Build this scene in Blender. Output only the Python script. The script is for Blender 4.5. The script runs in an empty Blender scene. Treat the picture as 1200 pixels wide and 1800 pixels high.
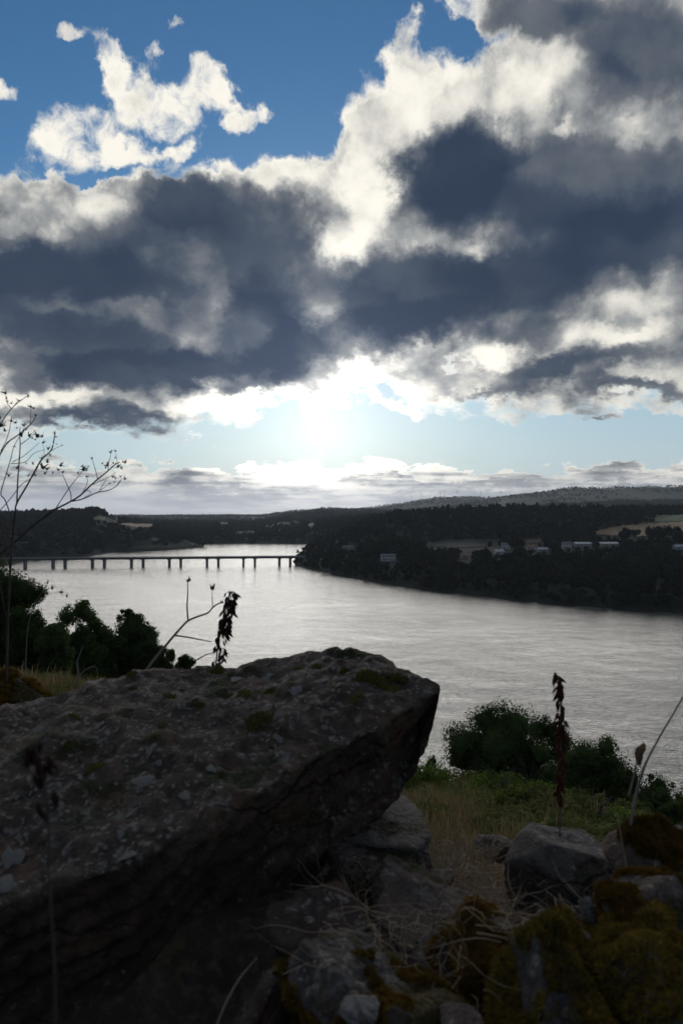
import bpy, bmesh, math, random
import numpy as np
from mathutils import Vector, Matrix, Euler, noise

R = math.radians
scene = bpy.context.scene
FOC = 1350.0          # focal length in photograph pixels, horizon on row 900
EYE = 62.0            # camera height above the water, metres

# ------------------------------------------------------------------ camera
cam_data = bpy.data.cameras.new('camera')
cam = bpy.data.objects.new('camera', cam_data)
scene.collection.objects.link(cam)
cam.location = (0, 0, EYE)
cam.rotation_euler = (R(90), 0, 0)
cam_data.sensor_fit = 'VERTICAL'
cam_data.sensor_height = 36.0
cam_data.sensor_width = 24.0
cam_data.lens = 36.0 * FOC / 1800.0
cam_data.clip_start = 0.05
cam_data.clip_end = 60000
cam_data.dof.use_dof = True
cam_data.dof.focus_distance = 7.0
cam_data.dof.aperture_fstop = 8.0
scene.camera = cam
scene.cycles.max_bounces = 5
scene.cycles.diffuse_bounces = 2
scene.cycles.glossy_bounces = 2
scene.cycles.transmission_bounces = 3
scene.cycles.volume_bounces = 0
scene.cycles.transparent_max_bounces = 4
scene.cycles.use_adaptive_sampling = True
scene.cycles.adaptive_threshold = 0.015
scene.cycles.use_denoising = True

vs = scene.view_settings
vs.view_transform = 'Standard'
try:
    vs.look = 'None'
except Exception:
    pass
vs.gamma = 1.0
vs.use_curve_mapping = False
vs.exposure = 0.0

# the sun stands behind the cloud at about px (565, 752)
SUN_AZ = math.atan((565 - 600) / FOC)
SUN_EL = math.atan((900 - 752) / FOC)
SUN_DIR = Vector((math.sin(SUN_AZ) * math.cos(SUN_EL), math.cos(SUN_AZ) * math.cos(SUN_EL), math.sin(SUN_EL)))

sun_data = bpy.data.lights.new('sun', 'SUN')
sun_data.energy = 1.7
sun_data.angle = R(56)
sun_data.color = (1.0, 0.95, 0.88)
sun = bpy.data.objects.new('sun', sun_data)
sun.rotation_euler = SUN_DIR.to_track_quat('Z', 'Y').to_euler()
sun.location = (0, 0, 300)
scene.collection.objects.link(sun)


class NT:
    """small helper that writes node trees"""
    def __init__(self, tree):
        self.t = tree; self.n = tree.nodes; self.l = tree.links

    def node(self, kind, **kw):
        nd = self.n.new(kind)
        for k, v in kw.items():
            setattr(nd, k, v)
        return nd

    def put(self, sock, v):
        if isinstance(v, bpy.types.NodeSocket):
            self.l.new(v, sock)
        elif v is not None:
            if sock.type == 'RGBA' and not isinstance(v, (int, float)) and len(v) == 3:
                v = (*v, 1)
            sock.default_value = v

    def math(self, op, a, b=None, c=None, clamp=False):
        nd = self.node('ShaderNodeMath', operation=op, use_clamp=clamp)
        self.put(nd.inputs[0], a)
        if b is not None: self.put(nd.inputs[1], b)
        if c is not None: self.put(nd.inputs[2], c)
        return nd.outputs[0]

    def vmath(self, op, a, b=None, s=None):
        nd = self.node('ShaderNodeVectorMath', operation=op)
        self.put(nd.inputs[0], a)
        if b is not None: self.put(nd.inputs[1], b)
        if s is not None: self.put(nd.inputs['Scale'], s)
        return nd.outputs['Value'] if op in ('LENGTH', 'DOT_PRODUCT', 'DISTANCE') else nd.outputs[0]

    def mapr(self, v, a, b, c, d, mode='LINEAR', clamp=True):
        nd = self.node('ShaderNodeMapRange', interpolation_type=mode)
        if mode == 'LINEAR': nd.clamp = clamp
        for i, x in enumerate((v, a, b, c, d)):
            self.put(nd.inputs[i], x)
        return nd.outputs[0]

    def noise(self, vec, scale, detail=4, rough=0.5, dist=0.0, color=False, lac=2.0, dim='3D'):
        nd = self.node('ShaderNodeTexNoise', noise_dimensions=dim)
        self.put(nd.inputs['Vector'], vec)
        nd.inputs['Scale'].default_value = scale
        nd.inputs['Detail'].default_value = detail
        nd.inputs['Roughness'].default_value = rough
        nd.inputs['Lacunarity'].default_value = lac
        nd.inputs['Distortion'].default_value = dist
        return nd.outputs['Color' if color else 'Fac']

    def voronoi(self, vec, scale, feature='F1', out='Distance', rnd=1.0):
        nd = self.node('ShaderNodeTexVoronoi', feature=feature)
        self.put(nd.inputs['Vector'], vec)
        nd.inputs['Scale'].default_value = scale
        nd.inputs['Randomness'].default_value = rnd
        return nd.outputs[out]

    def mix(self, f, a, b, mode='MIX', clamp=False):
        nd = self.node('ShaderNodeMix', data_type='RGBA', blend_type=mode, clamp_result=clamp)
        self.put(nd.inputs[0], f); self.put(nd.inputs[6], a); self.put(nd.inputs[7], b)
        return nd.outputs[2]

    def ramp(self, f, stops, interp='LINEAR'):
        nd = self.node('ShaderNodeValToRGB')
        cr = nd.color_ramp; cr.interpolation = interp
        while len(cr.elements) < len(stops): cr.elements.new(0.5)
        for e, (p, c) in zip(cr.elements, stops):
            e.position = p; e.color = (*c, 1) if len(c) == 3 else c
        self.put(nd.inputs[0], f)
        return nd.outputs[0]

    def sep(self, v):
        nd = self.node('ShaderNodeSeparateXYZ'); self.put(nd.inputs[0], v); return nd.outputs

    def comb(self, x, y, z):
        nd = self.node('ShaderNodeCombineXYZ')
        for i, v in enumerate((x, y, z)): self.put(nd.inputs[i], v)
        return nd.outputs[0]


# ------------------------------------------------------------------ sky
SKY_STRENGTH = 0.1
world = bpy.data.worlds.new('World')
scene.world = world
world.use_nodes = True
world.cycles.sampling_method = 'MANUAL'
world.cycles.sample_map_resolution = 512


def build_sky():
    t = world.node_tree; t.nodes.clear(); N = NT(t)
    out = N.node('ShaderNodeOutputWorld'); bg = N.node('ShaderNodeBackground')
    bg.inputs['Strength'].default_value = SKY_STRENGTH
    t.links.new(bg.outputs[0], out.inputs[0])
    tc = N.node('ShaderNodeTexCoord')
    D = tc.outputs['Generated']
    sx, sy, sz = N.sep(D)
    sky = N.node('ShaderNodeTexSky', sky_type='NISHITA')
    sky.sun_disc = False
    sky.sun_elevation = SUN_EL
    sky.sun_rotation = SUN_AZ
    sky.altitude = 400; sky.air_density = 1.0; sky.dust_density = 0.3; sky.ozone_density = 4.0
    # angle from the sun
    cosang = N.vmath('DOT_PRODUCT', D, tuple(SUN_DIR))
    ang = N.math('ARCCOSINE', N.math('MINIMUM', cosang, 0.99999))
    # cloud coordinates: bearings on the ground plane ahead, flattened towards the horizon
    yy = N.math('MAXIMUM', sy, 0.06)
    behind = N.math('MULTIPLY', N.math('LESS_THAN', sy, 0.06), 50.0)
    P = N.comb(N.math('ADD', N.math('DIVIDE', sx, yy), behind), N.math('DIVIDE', sz, yy), 0.0)
    zf = N.math('MULTIPLY', N.math('SQRT', N.math('MAXIMUM', sz, 0.0004)), 1.15)
    Q = N.comb(sx, sy, zf)
    w1 = N.vmath('SUBTRACT', N.noise(Q, 5.0, 3, 0.5, color=True), (0.5, 0.5, 0.5))
    w2 = N.vmath('SUBTRACT', N.noise(Q, 19.0, 6, 0.62, color=True), (0.5, 0.5, 0.5))
    W = N.vmath('ADD', N.vmath('MULTIPLY', w1, (0.11, 0.05, 0.0)), N.vmath('MULTIPLY', w2, (0.105, 0.085, 0.0)))
    # below the high sky the puffs get smaller
    PW = N.vmath('ADD', P, W)
    PS = N.vmath('ADD', P, N.vmath('SCALE', W, s=1.0))

    def blobs(vec, lst, start):
        # each blob is a tilted ellipse written as a quadratic form of (x, y); the running sum rides
        # along in z with weight 0, which keeps the shader's evaluation in sequence
        acc = start
        vx, vy, _ = N.sep(vec)
        M1 = N.comb(N.math('MULTIPLY', vx, vx), N.math('MULTIPLY', vy, vy), N.math('MULTIPLY', vx, vy))
        for (px, py, rx, ry, rot, amp, core) in lst:
            x0, y0 = (px - 600) / FOC, (900 - py) / FOC
            a, b = rx / FOC, ry / FOC
            c, s_ = math.cos(-R(rot)), math.sin(-R(rot))
            A = c * c / a ** 2 + s_ * s_ / b ** 2
            B = s_ * s_ / a ** 2 + c * c / b ** 2
            Cc = 2 * c * s_ * (1 / a ** 2 - 1 / b ** 2)
            Dx = -2 * A * x0 - Cc * y0
            Ey = -2 * B * y0 - Cc * x0
            F = A * x0 * x0 + B * y0 * y0 + Cc * x0 * y0
            q1 = N.vmath('DOT_PRODUCT', N.comb(vx, vy, acc), (Dx, Ey, 0.0))
            q = N.math('ADD', N.vmath('DOT_PRODUCT', M1, (A, B, Cc)), q1)
            k = core * core
            # 1 at the plateau, 0 at the rim, squared for a soft foot
            u = N.math('MULTIPLY_ADD', q, -1.0 / (1 - k), (1.0 - F) / (1 - k), clamp=True)
            acc = N.math('MULTIPLY_ADD', N.math('MULTIPLY', u, u), amp, acc)
        return acc

    # coverage: > 0 cloud, < 0 clear
    # px, py, rx, ry, tilt, amount, plateau
    COVER = [
        (230, 10, 760, 340, 0, -1.30, .75), (560, 120, 260, 170, 0, -.5, .5), (835, 70, 80, 50, 0, -.8, .3),
        # the great bank
        (600, 520, 1500, 190, 0, 1.6, .8), (1150, 640, 420, 90, 0, .9, .6), (60, 700, 480, 70, 0, 1.0, .6),
        # puffs in the blue
        (150, 235, 175, 80, 14, 1.30, .4), (70, 245, 80, 36, 0, .45, .2), (205, 280, 95, 42, 10, .5, .2),
        (192, 112, 62, 85, -20, 1.6, .4), (218, 160, 80, 55, 40, .8, .3), (262, 100, 40, 62, -10, 1.5, .25),
        (300, 200, 130, 72, 18, 1.45, .4), (385, 150, 105, 62, 22, 1.58, .4), (425, 195, 70, 52, 40, .9, .3),
        (455, 215, 80, 36, -20, 1.5, .3), (120, 65, 52, 32, 15, 1.7, .3), (320, 55, 40, 34, -20, 1.3, .2),
        (5, 150, 60, 32, 0, 1.4, .2), (240, 272, 80, 28, 0, .7, .2), (325, 270, 80, 22, -15, 1.2, .3),
        (85, 300, 30, 30, 0, 1.1, .2), (200, 305, 260, 14, 0, -.5, .4),
        (712, 30, 46, 74, 10, 1.75, .2), (830, 0, 105, 60, 0, 1.5, .5), (640, 205, 75, 70, 0, .9, .3),
        # top edge of the bank
        (60, 375, 280, 90, 0, 1.5, .5), (330, 400, 300, 120, 0, 1.4, .6), (450, 325, 200, 70, -8, 1.1, .4),
        (230, 322, 110, 28, 0, .7, .4), (620, 330, 180, 95, -10, 1.2, .5), (690, 190, 120, 150, -22, 1.2, .6),
        (725, 100, 60, 75, 30, .9, .4), (1010, 240, 420, 280, 0, 1.6, .7), (1060, 40, 260, 150, 0, 1.2, .6),
        # the gap of clear sky under the bank
        (860, 778, 640, 58, 0, -1.9, .6), (330, 803, 330, 28, 0, -1.9, .5), (130, 792, 140, 26, 0, -1.2, .4),
        (560, 755, 200, 42, 0, -1.4, .4), (685, 682, 60, 26, 10, -1.3, .2), (800, 640, 26, 16, 0, -1.4, .2),
        (1090, 600, 50, 14, -30, -1.0, .2),
        # streaks inside the gap
        (540, 760, 150, 34, 0, 1.5, .3), (480, 812, 220, 12, 0, 1.1, .4), (700, 720, 90, 18, 12, .8, .3),
        (420, 790, 260, 14, 0, 1.6, .4), (860, 752, 24, 10, 5, 1.5, .2), (1078, 745, 42, 13, 5, 1.7, .3),
        # low band over the hills
        (700, 872, 1700, 52, 0, 2.2, .75), (1000, 828, 600, 18, 0, .6, .5), (100, 850, 300, 40, 0, .8, .5),
    ]
    # tone: 0 = sunlit white, 1 = darkest slate
    TONE = [
        # dark masses of the bank
        (40, 490, 330, 85, 4, .42, .5), (90, 540, 380, 150, 0, .28, .6), (330, 360, 130, 85, 10, .48, .5), (290, 450, 150, 120, 0, .20, .5),
        (470, 460, 150, 150, 20, .44, .5), (455, 580, 110, 130, -10, .42, .5), (510, 630, 95, 100, 0, .48, .5), (660, 590, 170, 60, -12, .34, .5), (800, 560, 160, 50, -12, .22, .5), (330, 640, 150, 50, 0, .2, .5),
        (810, 300, 145, 110, -8, .72, .55), (770, 360, 110, 70, 0, .18, .4), (720, 520, 190, 105, -8, .52, .55), (930, 480, 190, 75, -6, .44, .5), (600, 560, 200, 110, 0, .22, .5),
        (1050, 330, 260, 120, 0, .42, .6), (1130, 420, 220, 90, 0, .42, .5), (980, 420, 300, 120, 0, .20, .6), (1000, 540, 150, 60, -15, .22, .4),
        (1135, 75, 170, 110, 15, .42, .5), (950, 15, 160, 62, 0, .40, .5), (1090, 150, 70, 60, 0, .2, .3), (1000, 190, 60, 50, 0, .15, .3),
        (250, 648, 220, 42, 0, .58, .6), (140, 590, 220, 50, 8, .34, .5), (40, 640, 160, 60, 0, .16, .5), (200, 745, 170, 30, 0, .55, .4), (40, 735, 130, 28, 0, .32, .4),
        (980, 648, 150, 32, -8, .52, .4), (1140, 688, 160, 26, 8, .42, .4), (1120, 625, 90, 32, 0, .28, .3), (955, 585, 90, 40, 0, .26, .3), (840, 680, 60, 16, 0, .34, .3),
        (700, 885, 1700, 34, 0, -.02, .6), (900, 850, 500, 9, 0, .22, .5), (420, 866, 300, 12, 0, .2, .4),
        (355, 602, 95, 42, 0, .26, .3), (470, 655, 100, 60, 0, .30, .4),
        # lit parts
        (540, 770, 230, 60, 0, -.5, .4),
        (440, 712, 230, 34, 0, -.34, .5), (865, 618, 80, 40, -10, -.40, .3), (1110, 582, 130, 30, -8, -.28, .3), (60, 700, 170, 24, 0, -.30, .4), (900, 834, 800, 34, 0, -.22, .5), (250, 832, 300, 20, 0, -.15, .5),
        (680, 200, 120, 130, -15, -.42, .5), (490, 300, 170, 42, 5, -.30, .4), (590, 320, 110, 60, 0, -.12, .4), (740, 110, 70, 60, 30, -.2, .3),
        (850, 150, 160, 70, 0, -.14, .5), (1000, 110, 90, 40, -30, -.12, .4),
        (250, 180, 340, 160, 0, -.35, .6), (100, 345, 260, 40, 0, -.12, .4), (560, 315, 170, 75, 15, -.16, .5), (650, 350, 60, 110, 5, -.30, .4),
        (830, 165, 180, 90, -5, -.12, .5), (1130, 230, 140, 60, -20, -.12, .3), (995, 235, 44, 18, -20, -.25, .3),
        (610, 430, 90, 70, 30, -.28, .3), (840, 432, 110, 34, 5, -.22, .3), (372, 500, 48, 110, -18, -.12, .3), (340, 592, 130, 30, 12, -.06, .3), (120, 535, 170, 20, 3, -.26, .3),
        (900, 330, 30, 70, 35, -.16, .2), (1085, 480, 50, 30, 0, -.20, .3), (60, 610, 130, 26, 0, -.18, .4), (1000, 565, 260, 34, -20, -.12, .4), (100, 365, 230, 45, 0, -.16, .4),
        (600, 655, 160, 40, -8, -.2, .4), (740, 600, 200, 34, -10, -.1, .3),
    ]
    fb = N.noise(Q, 10.0, 12, 0.60)
    fb2 = N.noise(Q, 38.0, 7, 0.66, 0.6)
    base = N.math('ADD', N.math('MULTIPLY', N.math('SUBTRACT', fb, 0.5), 2.7), 0.20)
    base = N.math('ADD', base, N.math('MULTIPLY', N.math('SUBTRACT', fb2, 0.5), 2.1))
    C = blobs(PW, COVER, base)
    alpha = N.mapr(C, -0.25, 0.85, 0.0, 1.0, 'SMOOTHSTEP')
    # relief seen against the sun
    off = N.vmath('SUBTRACT', Vector((SUN_DIR.x, SUN_DIR.y, math.sqrt(SUN_DIR.z) * 1.15)), Q)
    off = N.vmath('SCALE', N.vmath('NORMALIZE', off), s=0.022)
    fbs = N.noise(N.vmath('ADD', Q, off), 10.0, 7, 0.60)
    fbr = N.noise(Q, 10.0, 7, 0.60)
    relief = N.math('SUBTRACT', fbr, fbs)
    big = N.noise(Q, 5.5, 3, 0.45, 0.6)
    # rounded billows: warped cells, bright in the middle and creased between
    qw = N.vmath('ADD', Q, N.vmath('ADD', N.vmath('SCALE', w1, s=0.10), N.vmath('SCALE', w2, s=0.035)))
    bil = N.math('ADD', N.math('MULTIPLY', N.voronoi(qw, 9.0), 0.6), N.math('MULTIPLY', N.voronoi(qw, 23.0), 0.4))
    outside = N.mapr(N.vmath('LENGTH', P), 0.75, 1.4, 0.30, 0.63, 'SMOOTHSTEP')   # unseen cloud outside the view, toned darker to dim the foreground
    T = blobs(PS, TONE, outside)
    shallow = N.mapr(T, 0.35, 0.90, 1.0, 0.16, 'SMOOTHSTEP')      # lit cloud shows its form, dark bases are smooth
    T = N.math('ADD', T, N.math('MULTIPLY', N.math('SUBTRACT', big, 0.5), 0.50))
    det = N.math('MULTIPLY', N.math('SUBTRACT', bil, 0.42), 0.75)
    det = N.math('SUBTRACT', det, N.math('MULTIPLY', relief, 1.2))
    det = N.math('ADD', det, N.math('MULTIPLY', N.math('SUBTRACT', fb, 0.5), 0.35))
    T = N.math('ADD', T, N.math('MULTIPLY', det, shallow))
    # thin level streaks where the cloud field is seen edge-on above the hills
    st = N.noise(N.vmath('MULTIPLY', D, (9.0, 9.0, 110.0)), 1.0, 5, 0.6, 0.3)
    st = N.math('MULTIPLY', N.math('SUBTRACT', st, 0.52), N.mapr(sz, 0.045, 0.085, 1.5, 0.0))
    T = N.math('ADD', T, st)
    edge = N.mapr(C, 0.1, 1.3, 0.30, 0.0)
    T = N.math('SUBTRACT', T, edge)
    # silver lining close to the sun
    near = N.mapr(ang, 0.0, 0.22, 0.34, 0.0, 'SMOOTHSTEP')
    T = N.math('SUBTRACT', T, near)
    T = N.mapr(T, -0.15, 1.22, 0.0, 1.0, 'SMOOTHSTEP')
    ccol = N.ramp(T, [(0.0, (1.0, 0.96, 0.86)), (0.12, (0.74, 0.72, 0.66)), (0.30, (0.37, 0.38, 0.38)), (0.52, (0.150, 0.166, 0.190)),
                      (0.78, (0.050, 0.071, 0.110)), (1.0, (0.024, 0.040, 0.078))])
    # unseen cloud overhead and behind, greyed so its light tints the foreground less blue
    ov = N.mapr(N.vmath('LENGTH', P), 0.8, 1.5, 0.0, 0.75, 'SMOOTHSTEP')
    lum = N.vmath('DOT_PRODUCT', ccol, (0.25, 0.65, 0.10))
    ccol = N.mix(ov, ccol, N.vmath('SCALE', (1.05, 1.0, 0.95), s=lum))
    glow = N.math('ADD', 1.0, N.mapr(ang, 0.0, 0.32, 0.6, 0.0, 'SMOOTHERSTEP'))
    ccol = N.vmath('SCALE', ccol, s=N.math('DIVIDE', glow, SKY_STRENGTH))
    # the clear sky pales through moist air towards the horizon
    blue = N.vmath('MULTIPLY', sky.outputs[0], (1.12, 1.32, 1.32))
    low = N.math('POWER', N.mapr(sz, 0.0, 0.40, 1.0, 0.0), 1.5)
    blue = N.mix(N.math('MULTIPLY', low, 1.0), blue, (0.56 / SKY_STRENGTH, 0.66 / SKY_STRENGTH, 0.72 / SKY_STRENGTH))
    col = N.mix(alpha, blue, ccol)
    # the lowest band sinks into haze
    hz = N.mapr(sz, 0.0, 0.06, 0.85, 0.0, 'SMOOTHSTEP')
    col = N.mix(hz, col, (0.60 / SKY_STRENGTH, 0.62 / SKY_STRENGTH, 0.68 / SKY_STRENGTH))
    # aureole: thin haze round the sun in front of cloud and gap alike
    aur = N.math('ADD', N.math('POWER', N.mapr(ang, 0.0, 0.46, 1.15, 0.0), 3.0), N.math('MULTIPLY', N.math('POWER', N.mapr(ang, 0.0, 0.11, 1.0, 0.0), 2.0), 0.25))
    aur = N.math('MULTIPLY', aur, N.math('SUBTRACT', 1.05, N.math('MULTIPLY', T, 0.95), clamp=True))
    col = N.vmath('ADD', col, N.vmath('SCALE', (1.0, 0.96, 0.88), s=N.math('MULTIPLY', aur, 0.30 / SKY_STRENGTH)))
    t.links.new(col, bg.inputs[0])


build_sky()


# ------------------------------------------------------------------ helpers
COL = scene.collection


def P3(px, py, d):
    """the point that stands d metres ahead on the line of sight through photograph pixel (px, py)"""
    return Vector(((px - 600) / FOC * d, d, EYE + (900 - py) / FOC * d))


def prop(o, label=None, cat=None, group=None, kind=None):
    if label: o['label'] = label
    if cat: o['category'] = cat
    if group: o['group'] = group
    if kind: o['kind'] = kind
    return o


def link(o, parent=None):
    COL.objects.link(o)
    if parent is not None: o.parent = parent
    return o


def empty(name, loc=(0, 0, 0), rot=(0, 0, 0)):
    o = bpy.data.objects.new(name, None)
    o.location = loc; o.rotation_euler = rot; o.empty_display_size = 0.2
    return link(o)


def np_mesh(name, V, faces, mat=None, smooth=False, attrs=None):
    """faces: array (n,3) or (n,4), or a list of such arrays"""
    if isinstance(faces, np.ndarray): faces = [faces]
    faces = [f for f in faces if len(f)]
    me = bpy.data.meshes.new(name)
    V = np.asarray(V, dtype=np.float32)
    me.vertices.add(len(V)); me.vertices.foreach_set('co', V.ravel())
    idx = np.concatenate([f.ravel() for f in faces]).astype(np.int32)
    sizes = np.concatenate([np.full(len(f), f.shape[1], dtype=np.int32) for f in faces])
    starts = np.concatenate([[0], np.cumsum(sizes)[:-1]]).astype(np.int32)
    me.loops.add(len(idx)); me.loops.foreach_set('vertex_index', idx)
    me.polygons.add(len(sizes)); me.polygons.foreach_set('loop_start', starts)
    me.polygons.foreach_set('use_smooth', np.full(len(sizes), smooth, dtype=bool))
    me.update(calc_edges=True)
    if attrs:
        for k, a in attrs.items():
            at = me.attributes.new(k, 'FLOAT', 'POINT'); at.data.foreach_set('value', np.asarray(a, dtype=np.float32))
    if mat: me.materials.append(mat)
    return me


def mobj(name, me, parent=None, loc=None):
    o = bpy.data.objects.new(name, me)
    if loc is not None: o.location = loc
    return link(o, parent)


class MB:
    """collects simple solids into one mesh"""
    def __init__(self): self.v = []; self.f = []
    def add(self, V, F):
        b = len(self.v); self.v += [tuple(p) for p in V]; self.f += [tuple(i + b for i in f) for f in F]
    def box(self, lo, hi, M=None):
        x0, y0, z0 = lo; x1, y1, z1 = hi
        V = [Vector(p) for p in ((x0, y0, z0), (x1, y0, z0), (x1, y1, z0), (x0, y1, z0), (x0, y0, z1), (x1, y0, z1), (x1, y1, z1), (x0, y1, z1))]
        if M is not None: V = [M @ p for p in V]
        self.add(V, [(0, 3, 2, 1), (4, 5, 6, 7), (0, 1, 5, 4), (1, 2, 6, 5), (2, 3, 7, 6), (3, 0, 4, 7)])
    def prism(self, poly, axis_vec, M=None):
        n = len(poly); V = [Vector(p) for p in poly] + [Vector(p) + Vector(axis_vec) for p in poly]
        if M is not None: V = [M @ p for p in V]
        F = [tuple(range(n))[::-1], tuple(range(n, 2 * n))] + [(i, (i + 1) % n, (i + 1) % n + n, i + n) for i in range(n)]
        self.add(V, F)
    def tube(self, pts, rad, n=6, cap=True):
        pts = [Vector(p) for p in pts]
        if not hasattr(rad, '__len__'): rad = [rad] * len(pts)
        b = len(self.v)
        up = Vector((0.13, 0.21, 0.97))
        for i, p in enumerate(pts):
            t = (pts[min(i + 1, len(pts) - 1)] - pts[max(i - 1, 0)])
            if t.length < 1e-9: t = Vector((0, 0, 1))
            t.normalize()
            a = t.cross(up)
            if a.length < 0.1: a = t.cross(Vector((1, 0, 0)))
            a.normalize(); c = t.cross(a)
            for k in range(n):
                an = 2 * math.pi * k / n
                self.v.append(tuple(p + (a * math.cos(an) + c * math.sin(an)) * rad[i]))
        for i in range(len(pts) - 1):
            for k in range(n):
                k2 = (k + 1) % n
                self.f.append((b + i * n + k, b + i * n + k2, b + (i + 1) * n + k2, b + (i + 1) * n + k))
        if cap:
            self.f.append(tuple(b + k for k in range(n))[::-1])
            self.f.append(tuple(b + (len(pts) - 1) * n + k for k in range(n)))
    def blob(self, c, r, seed=0, axes=(1, 1, 1), rough=0.15, sub=1, M=None):
        bm = bmesh.new(); bmesh.ops.create_icosphere(bm, subdivisions=sub, radius=1.0)
        V = []
        for v in bm.verts:
            k = 1 + rough * noise.noise(v.co * 1.7 + Vector((seed * 3.1, seed, 0)))
            p = Vector((v.co.x * axes[0], v.co.y * axes[1], v.co.z * axes[2])) * (r * k)
            if M is not None: p = M @ p
            V.append(p + Vector(c))
        F = [tuple(v.index for v in f.verts) for f in bm.faces]
        bm.free(); self.add(V, F)
    def mesh(self, name, mat, smooth=False):
        me = bpy.data.meshes.new(name); me.from_pydata(self.v, [], self.f)
        if smooth: me.polygons.foreach_set('use_smooth', [True] * len(me.polygons))
        if mat: me.materials.append(mat)
        me.update(); return me
    def build(self, name, mat, parent=None, smooth=False, loc=None):
        return mobj(name, self.mesh(name, mat, smooth), parent, loc)


# vectorised value noise
def _hash(i, j, k, s):
    n = (i * 374761393 + j * 668265263 + k * 2147483647 + s * 974634777) & 0xFFFFFFFF
    n = (n ^ (n >> 13)) * 1274126177 & 0xFFFFFFFF
    return ((n ^ (n >> 16)) & 0xFFFF) / 65535.0


def vnoise(P, s=0):
    P = np.asarray(P, dtype=np.float64)
    if P.shape[-1] == 2: P = np.concatenate([P, np.zeros(P.shape[:-1] + (1,))], -1)
    I = np.floor(P).astype(np.int64); f = P - I; f = f * f * (3 - 2 * f)
    i, j, k = I[..., 0], I[..., 1], I[..., 2]; u, v, w = f[..., 0], f[..., 1], f[..., 2]
    r = 0
    for a in (0, 1):
        for b in (0, 1):
            for c in (0, 1):
                r = r + _hash(i + a, j + b, k + c, s) * (u if a else 1 - u) * (v if b else 1 - v) * (w if c else 1 - w)
    return r


def fbm(P, octv=4, s=0, gain=0.5, lac=2.03):
    P = np.asarray(P, dtype=np.float64); a = 1.0; t = 0; r = 0
    for o in range(octv):
        r = r + a * vnoise(P * lac ** o + 17.3 * o, s + o); t += a; a *= gain
    return r / t - 0.5     # about -0.5 .. 0.5


# ------------------------------------------------------------------ materials
def material(name, build):
    m = bpy.data.materials.new(name); m.use_nodes = True
    t = m.node_tree; t.nodes.clear(); N = NT(t)
    out = N.node('ShaderNodeOutputMaterial'); bs = N.node('ShaderNodeBsdfPrincipled')
    t.links.new(bs.outputs[0], out.inputs[0])
    build(N, bs, out)
    return m


def bump(N, bs, h, dist, strength=1.0):
    b = N.node('ShaderNodeBump'); b.inputs['Distance'].default_value = dist; b.inputs['Strength'].default_value = strength
    N.put(b.inputs['Height'], h); N.t.links.new(b.outputs[0], bs.inputs['Normal'])


def flat_mat(name, c0, c1, scale=3.0, rough=0.85, bumpd=0.0, metal=0.0, det=5):
    def f(N, bs, out):
        co = N.node('ShaderNodeTexCoord').outputs['Object']
        n = N.noise(co, scale, det, 0.6)
        N.put(bs.inputs['Base Color'], N.mix(N.mapr(n, 0.35, 0.65, 0, 1), c0, c1))
        bs.inputs['Roughness'].default_value = rough; bs.inputs['Metallic'].default_value = metal
        if bumpd: bump(N, bs, n, bumpd)
    return material(name, f)


def leaf_mat(name, c0, c1, c2=None, transl=0.35, scale=0.8, rough=0.6):
    def f(N, bs, out):
        co = N.node('ShaderNodeTexCoord').outputs['Object']
        rnd = N.node('ShaderNodeNewGeometry').outputs['Random Per Island']
        n = N.noise(co, scale, 3, 0.6)
        col = N.mix(N.mapr(n, 0.35, 0.65, 0, 1), c0, c1)
        col = N.mix(N.math('MULTIPLY', rnd, 0.55), col, c2 or c1)
        oi = N.node('ShaderNodeObjectInfo').outputs['Random']
        col = N.mix(1.0, col, N.comb(*[N.mapr(oi, 0, 1, 0.7, 1.3)] * 3), 'MULTIPLY')
        N.put(bs.inputs['Base Color'], col); bs.inputs['Roughness'].default_value = max(rough, .75)
        bs.inputs['Specular IOR Level'].default_value = 0.04
        if transl:
            tr = N.node('ShaderNodeBsdfTranslucent'); N.put(tr.inputs[0], col)
            mx = N.node('ShaderNodeMixShader'); mx.inputs[0].default_value = transl
            N.t.links.new(bs.outputs[0], mx.inputs[1]); N.t.links.new(tr.outputs[0], mx.inputs[2]); N.t.links.new(mx.outputs[0], out.inputs[0])
    return material(name, f)


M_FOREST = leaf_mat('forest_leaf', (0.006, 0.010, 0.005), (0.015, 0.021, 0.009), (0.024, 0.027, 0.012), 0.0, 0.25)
M_LEAF = leaf_mat('tree_leaf', (0.030, 0.050, 0.018), (0.065, 0.10, 0.030), (0.09, 0.125, 0.035), 0.35, 0.8)
M_BRAMBLE = leaf_mat('bramble_leaf', (0.06, 0.12, 0.02), (0.12, 0.20, 0.03), (0.20, 0.25, 0.045), 0.5, 2.0)
M_FERN = leaf_mat('fern_leaf', (0.055, 0.085, 0.018), (0.11, 0.145, 0.028), (0.19, 0.18, 0.04), 0.45, 2.0)
M_DRYGRASS = leaf_mat('dry_grass', (0.22, 0.15, 0.075), (0.36, 0.25, 0.13), (0.14, 0.15, 0.06), 0.3, 0.5, 0.7)
M_BARK = flat_mat('bark', (0.045, 0.035, 0.027), (0.09, 0.075, 0.055), 9, 0.9, 0.02)
M_CONC = flat_mat('bridge_concrete', (0.08, 0.079, 0.076), (0.13, 0.128, 0.124), 0.3, 0.85)
M_CONC_D = flat_mat('pier_concrete', (0.09, 0.088, 0.085), (0.15, 0.147, 0.14), 0.4, 0.85)
M_STEEL = flat_mat('railing_steel', (0.14, 0.145, 0.15), (0.2, 0.205, 0.21), 1.0, 0.5, 0, 0.4)
M_ASPHALT = flat_mat('road_asphalt', (0.045, 0.045, 0.047), (0.06, 0.06, 0.06), 2, 0.9)
M_WHITEWALL = flat_mat('white_render', (0.40, 0.395, 0.38), (0.52, 0.51, 0.49), 0.4, 0.8)
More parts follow.
